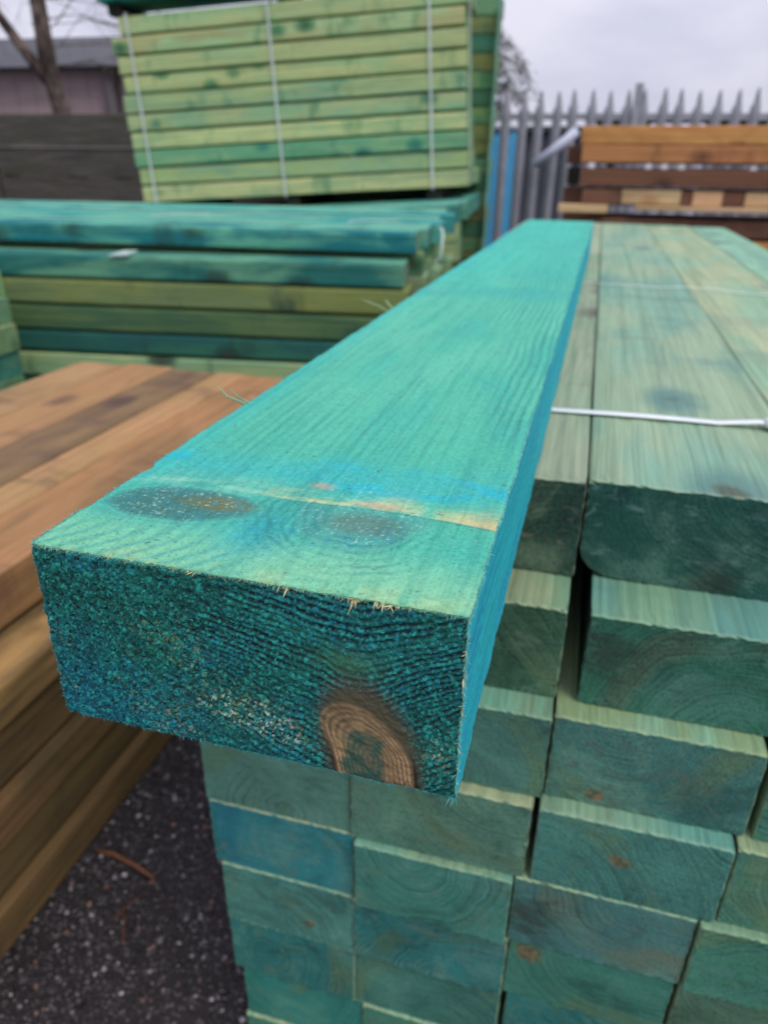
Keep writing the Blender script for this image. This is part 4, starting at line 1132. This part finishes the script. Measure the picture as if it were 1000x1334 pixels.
def beam():
    V, Q, COL = [], [], []
    nv = 0
    def face(U, W, mk, colf, nrm, amp, flip, fade):
        nonlocal nv
        uu, ww = np.meshgrid(U, W, indexing='ij')
        P = mk(uu.ravel(), ww.ravel())
        c, h = colf(uu.ravel(), ww.ravel())
        eu = np.minimum(uu - U[0], U[-1] - uu).ravel(); ew = np.minimum(ww - W[0], W[-1] - ww).ravel()
        f = ss(0, fade, np.minimum(eu, ew))
        P = warp(P) + np.array(nrm)[None] * (h * f * amp)[:, None]
        n, m = len(U), len(W)
        i = np.arange(n * m).reshape(n, m)
        q = np.stack([i[:-1, :-1], i[1:, :-1], i[1:, 1:], i[:-1, 1:]], -1).reshape(-1, 4)
        if flip: q = q[:, ::-1]
        V.append(P); Q.append(q + nv); COL.append(c); nv += len(P)
    xs = np.linspace(-BW, 0, 401); zs = np.linspace(-BH, 0, 195)
    ys = [0.0]
    st = .00058
    while ys[-1] < BL:
        ys.append(ys[-1] + st * (1 + max(0, ys[-1] - .16) * 12))
    ys = np.array(ys); ys[-1] = BL
    face(xs, zs, lambda a, b: np.c_[a, a * 0, b], end_color, (0, -1, 0), .00075, False, .0012)
    xt = np.linspace(-BW, 0, 321)
    face(xt, ys, lambda a, b: np.c_[a, b, a * 0], top_color, (0, 0, 1), .00034, False, .001)
    face(ys[::2] if (len(ys) % 2) else np.r_[ys[:-1:2], ys[-1]], np.linspace(-BH, 0, 110), lambda a, b: np.c_[a * 0, a, b], side_color, (1, 0, 0), .0004, False, .001)
    yc = np.r_[np.arange(0, .3, .002), np.linspace(.3, BL, 60)]
    face(yc, np.linspace(-BH, 0, 40), lambda a, b: np.c_[a * 0 - BW, a, b], side_color, (-1, 0, 0), .0003, True, .001)
    face(np.linspace(-BW, 0, 80), yc, lambda a, b: np.c_[a, b, a * 0 - BH], top_color, (0, 0, -1), .0003, True, .001)
    face(np.linspace(-BW, 0, 40), np.linspace(-BH, 0, 20), lambda a, b: np.c_[a, a * 0 + BL, b], lambda a, b: end_color(a, b * 0 - .02), (0, 1, 0), .0003, True, .001)
    V_ = np.vstack(V); V_[:, 2] += 0
    Q_ = np.vstack(Q); COL_ = np.vstack(COL)
    N = NT('freshly_stained_timber')
    at = N.attr('tone', 'GEOMETRY').outputs['Color']
    v = N.n('TexCoord').outputs['Object']
    f1 = N.noise(v, 2600, 2, .7)
    cc = N.mix(N.math('MULTIPLY', N.ramp(f1, .35, .7), .30), at, N.mix(1.0, at, (1.6, 1.5, 1.5), 'MULTIPLY'))
    f2 = N.noise(v, 1500, 2, .7)
    cc = N.mix(N.math('MULTIPLY', N.ramp(f2, .5, .72), .35), cc, N.mix(1.0, at, (.35, .45, .5), 'MULTIPLY'))
    sn = N.n('SeparateXYZ'); N.l(N.n('NewGeometry').outputs['True Normal'], sn.inputs[0])
    flat = N.math('SUBTRACT', 1.0, N.ramp(N.math('ABSOLUTE', sn.outputs[1]), 0.4, 0.8))
    lg = N.noise(N.vmap(v, (330, 7, 330)), 1.0, 4, 0.65, 0.4)
    lg2 = N.noise(N.vmap(v, (90, 1.6, 90)), 1.0, 4, 0.6, 0.4)
    cc = N.mix(N.math('MULTIPLY', N.math('MULTIPLY', N.ramp(lg, 0.46, 0.68), flat), 0.40), cc, N.mix(1.0, cc, (.40, .62, .66), 'MULTIPLY'))
    cc = N.mix(N.math('MULTIPLY', N.math('MULTIPLY', N.ramp(lg2, 0.48, 0.66), flat), 0.34), cc, N.mix(1.0, cc, (.40, .70, .76), 'MULTIPLY'))
    N.l(cc, N.bsdf.inputs['Base Color'])
    N.bsdf.inputs['Roughness'].default_value = .78
    N.bsdf.inputs['Specular IOR Level'].default_value = .35
    N.bump(f2, .45, .0004)
    o = np_mesh('long_beam', V_, Q_, N.m, smooth=True, color=COL_)
    o.location = (0, 0, ZT)
    tag(o, 'bright turquoise stained beam laid loose on the near stack, knotty end jutting forward', 'beam')

    # torn fibres: on the end, along the arrises, on the top
    rs = np.random.RandomState(8)
    FV, FC = [], []
    def blades(P, D, ln, wd, col):
        P = warp(P); n = len(P)
        D = D / np.linalg.norm(D, axis=1)[:, None]
        s = np.cross(D, rs.normal(size=(n, 3))); s /= np.linalg.norm(s, axis=1)[:, None]
        s = s * wd[:, None] / 2
        cur = rs.normal(size=(n, 3)) * ln[:, None] * .35
        mid = P + D * ln[:, None] * .55 + cur * .4; tip = P + D * ln[:, None] + cur
        FV.append(np.stack([P - s, P + s, mid + s * .7, mid - s * .7, tip], 1)); FC.append(np.repeat(col[:, None, :], 5, 1))
    n = 34000
    x = rs.uniform(-BW, 0, n); z = rs.uniform(-BH, 0, n)
    c, h = end_color(x, z)
    ink = np.sqrt(((x + .0425) / .021) ** 2 + ((z + .080) / .032) ** 2) > 1.05
    keep = ink & ((h > -.15) | (rs.rand(n) < .10)) & (rs.rand(n) < 1 - .45 * ss(-.14, -.06, x)); x, z, c, h = x[keep], z[keep], c[keep], h[keep]; n = len(x)
    lum = rs.rand(n)[:, None]
    col = c * (.8 + 1.2 * lum) + (ss(-.07, -.02, x) * (lum[:, 0] > .7) * .12)[:, None] * np.array([.05, 1., 1.2])[None] + np.where(lum > .93, np.array([.02, .17, .18])[None], 0)
    blades(np.c_[x, -np.clip(h, -1, 1) * .0004, z], np.c_[rs.normal(0, .9, n), -np.ones(n) * .55, rs.normal(-.25, .8, n)], rs.uniform(.0005, .0014, n), rs.uniform(.00012, .00034, n), np.clip(col, 0, .8))
    # top surface down
    n = 30000
    x = rs.uniform(-BW, 0, n); y = .85 * rs.rand(n) ** 2.0
    c, h = top_color(x, y)
    blades(np.c_[x, y, h * .0002], np.c_[rs.normal(0, .7, n), rs.normal(-.3, .7, n), np.abs(rs.normal(.2, .25, n))], rs.uniform(.0005, .0014, n), rs.uniform(.0001, .00024, n), np.clip(c * rs.uniform(.75, 1.35, (n, 1)), 0, .85))
    def edge(n, P, Dm, sp, l0, l1, cols, w0=.00012, w1=.0004):
        D = np.array(Dm)[None] + rs.normal(0, sp, (n, 3))
        ln = l0 + (l1 - l0) * rs.rand(n) ** 4
        ci = rs.randint(0, len(cols), n)
        blades(P, D, ln, rs.uniform(w0, w1, n), np.array(cols)[ci] * rs.uniform(.6, 1.2, (n, 1)))
    pale = [(.30, .52, .34), (.14, .45, .36), (.45, .52, .28), (.05, .33, .30)]
    t = rs.uniform(0, 1, 2300)
    edge(2300, np.c_[-BW * t, t * 0, t * 0 - .0003], (0, -.8, -.5), .6, .0004, .0024, pale)
    t = rs.uniform(0, 1, 1700)
    edge(1700, np.c_[-BW * t, t * 0, t * 0 - BH + .0004], (0, -.5, -.9), .6, .0004, .0020, [(.02, .25, .25), (.05, .35, .33), (.02, .22, .32)])
    t = rs.uniform(0, 1, 1500)
    edge(1500, np.c_[t * 0, t * 0, -BH * t], (.5, -.8, -.3), .6, .0004, .0026, [(.10, .45, .42), (.05, .42, .5), (.40, .48, .24), (.30, .5, .36)])
    t = rs.uniform(0, 1, 900)
    edge(900, np.c_[t * 0 - BW, t * 0, -BH * t], (-.8, -.5, -.2),   .6, .0004, .0019, [(.04, .33, .32), (.03, .25, .3)])
    t = 1.3 * rs.rand(5200) ** 1.6
    edge(5200, np.c_[t * 0 - BW, t, t * 0 - .0002], (-.8, -.1, .25), .5, .0005, .0024, [(.05, .42, .40), (.08, .46, .38), (.03, .38, .42)])
    t = 1.0 * rs.rand(2600) ** 1.6
    edge(2600, np.c_[t * 0, t, t * 0 - .0003], (.8, -.1, .1), .5, .0005, .0022, [(.10, .48, .42), (.04, .42, .5), (.25, .5, .36)])
    # hanging tufts at the lower near corner and chips on the top arris
    t = rs.normal(-.003, .002, 90).clip(-.01, 0)
    edge(90, np.c_[t * .4, t * 0, t * 0 - BH + .001], (.1, -.3, -1), .35, .0015, .0055, [(.10, .45, .42), (.2, .5, .42)], .0002, .0005)
    for (cx, k) in ((-.047, 26), (-.0365, 20), (-.030, 8), (-.075, 7), (-.12, 5)):
        t = rs.normal(cx, .0014, k)
        edge(k, np.c_[t, t * 0, t * 0 - .0004], (.1, -.9, -.4), .45, .0022, .0055, [(.72, .62, .30), (.62, .60, .34), (.5, .55, .3)], .0003, .0009)
    for (yv, zz, k) in ((0, -.018, 10), (0, -.030, 12), (0, -.047, 8), (0, -.066, 5)):
        t = rs.normal(zz, .0015, k)
        edge(k, np.c_[t * 0 - .0004, t * 0, t], (.3, -.9, -.4), .45, .002, .0055, [(.55, .55, .32), (.45, .52, .32)], .0002, .0006)
    V5 = np.concatenate(FV); C5 = np.concatenate(FC)
    b = 5 * np.arange(len(V5))[:, None]
    tri = np.concatenate([b + np.array([[0, 1, 2]]), b + np.array([[0, 2, 3]]), b + np.array([[3, 2, 4]])])
    N2 = NT('torn_fibre')
    N2.l(N2.attr('tone', 'GEOMETRY').outputs['Color'], N2.bsdf.inputs['Base Color']); N2.bsdf.inputs['Roughness'].default_value = .7
    f = np_mesh('fibres', V5.reshape(-1, 3), tri, N2.m, parent=o, smooth=False, color=C5.reshape(-1, 3))
    f['kind'] = 'stuff'; f['label'] = 'torn wood fibres on the sawn faces and edges'
    # two long splinters on the left arris
    spm = plain('pale_splinter', (.30, .45, .26), .7, .2, 200)
    for pts, r_ in (([(-.199, .222, -.002), (-.212, .218, .004), (-.224, .226, .009)], .0011), ([(-.199, .226, -.002), (-.210, .229, .001), (-.221, .240, .004)], .0009),
                    ([(-.1995, .60, -.002), (-.212, .595, .006), (-.232, .60, .010)], .0012), ([(-.1995, .62, -.002), (-.214, .64, .004)], .001)):
        MB().tube(pts, [r_, r_ * .8, r_ * .3][:len(pts)], 5).build('splinter', spm, o)
beam()

# ------------------------------------------------------------------ twigs on the tarmac
RUST = plain('rusty_twig_bark', (.21, .085, .045), .8, .25, 60)
for pts, r_, lab in (([(-.738, .537, .008), (-.700, .537, .012), (-.655, .530, .010), (-.600, .517, .007)], .0042, 'reddish brown twig lying on the tarmac beside the brown stack'),
                     ([(-.625, .455, .005), (-.605, .430, .007), (-.585, .395, .004)], .0013, 'short thin orange twig on the tarmac below the thick reddish one'),
                     ([(-.60, .49, .004), (-.615, .455, .007), (-.63, .425, .004)], .0009, 'thin straight stalk between the two twigs on the tarmac')):
    o = MB().tube(pts, [r_, r_ * 1.1, r_, r_ * .7][:len(pts)], 7).build('twig', RUST, None, True)
    tag(o, lab, 'twig', 'twigs on the tarmac')
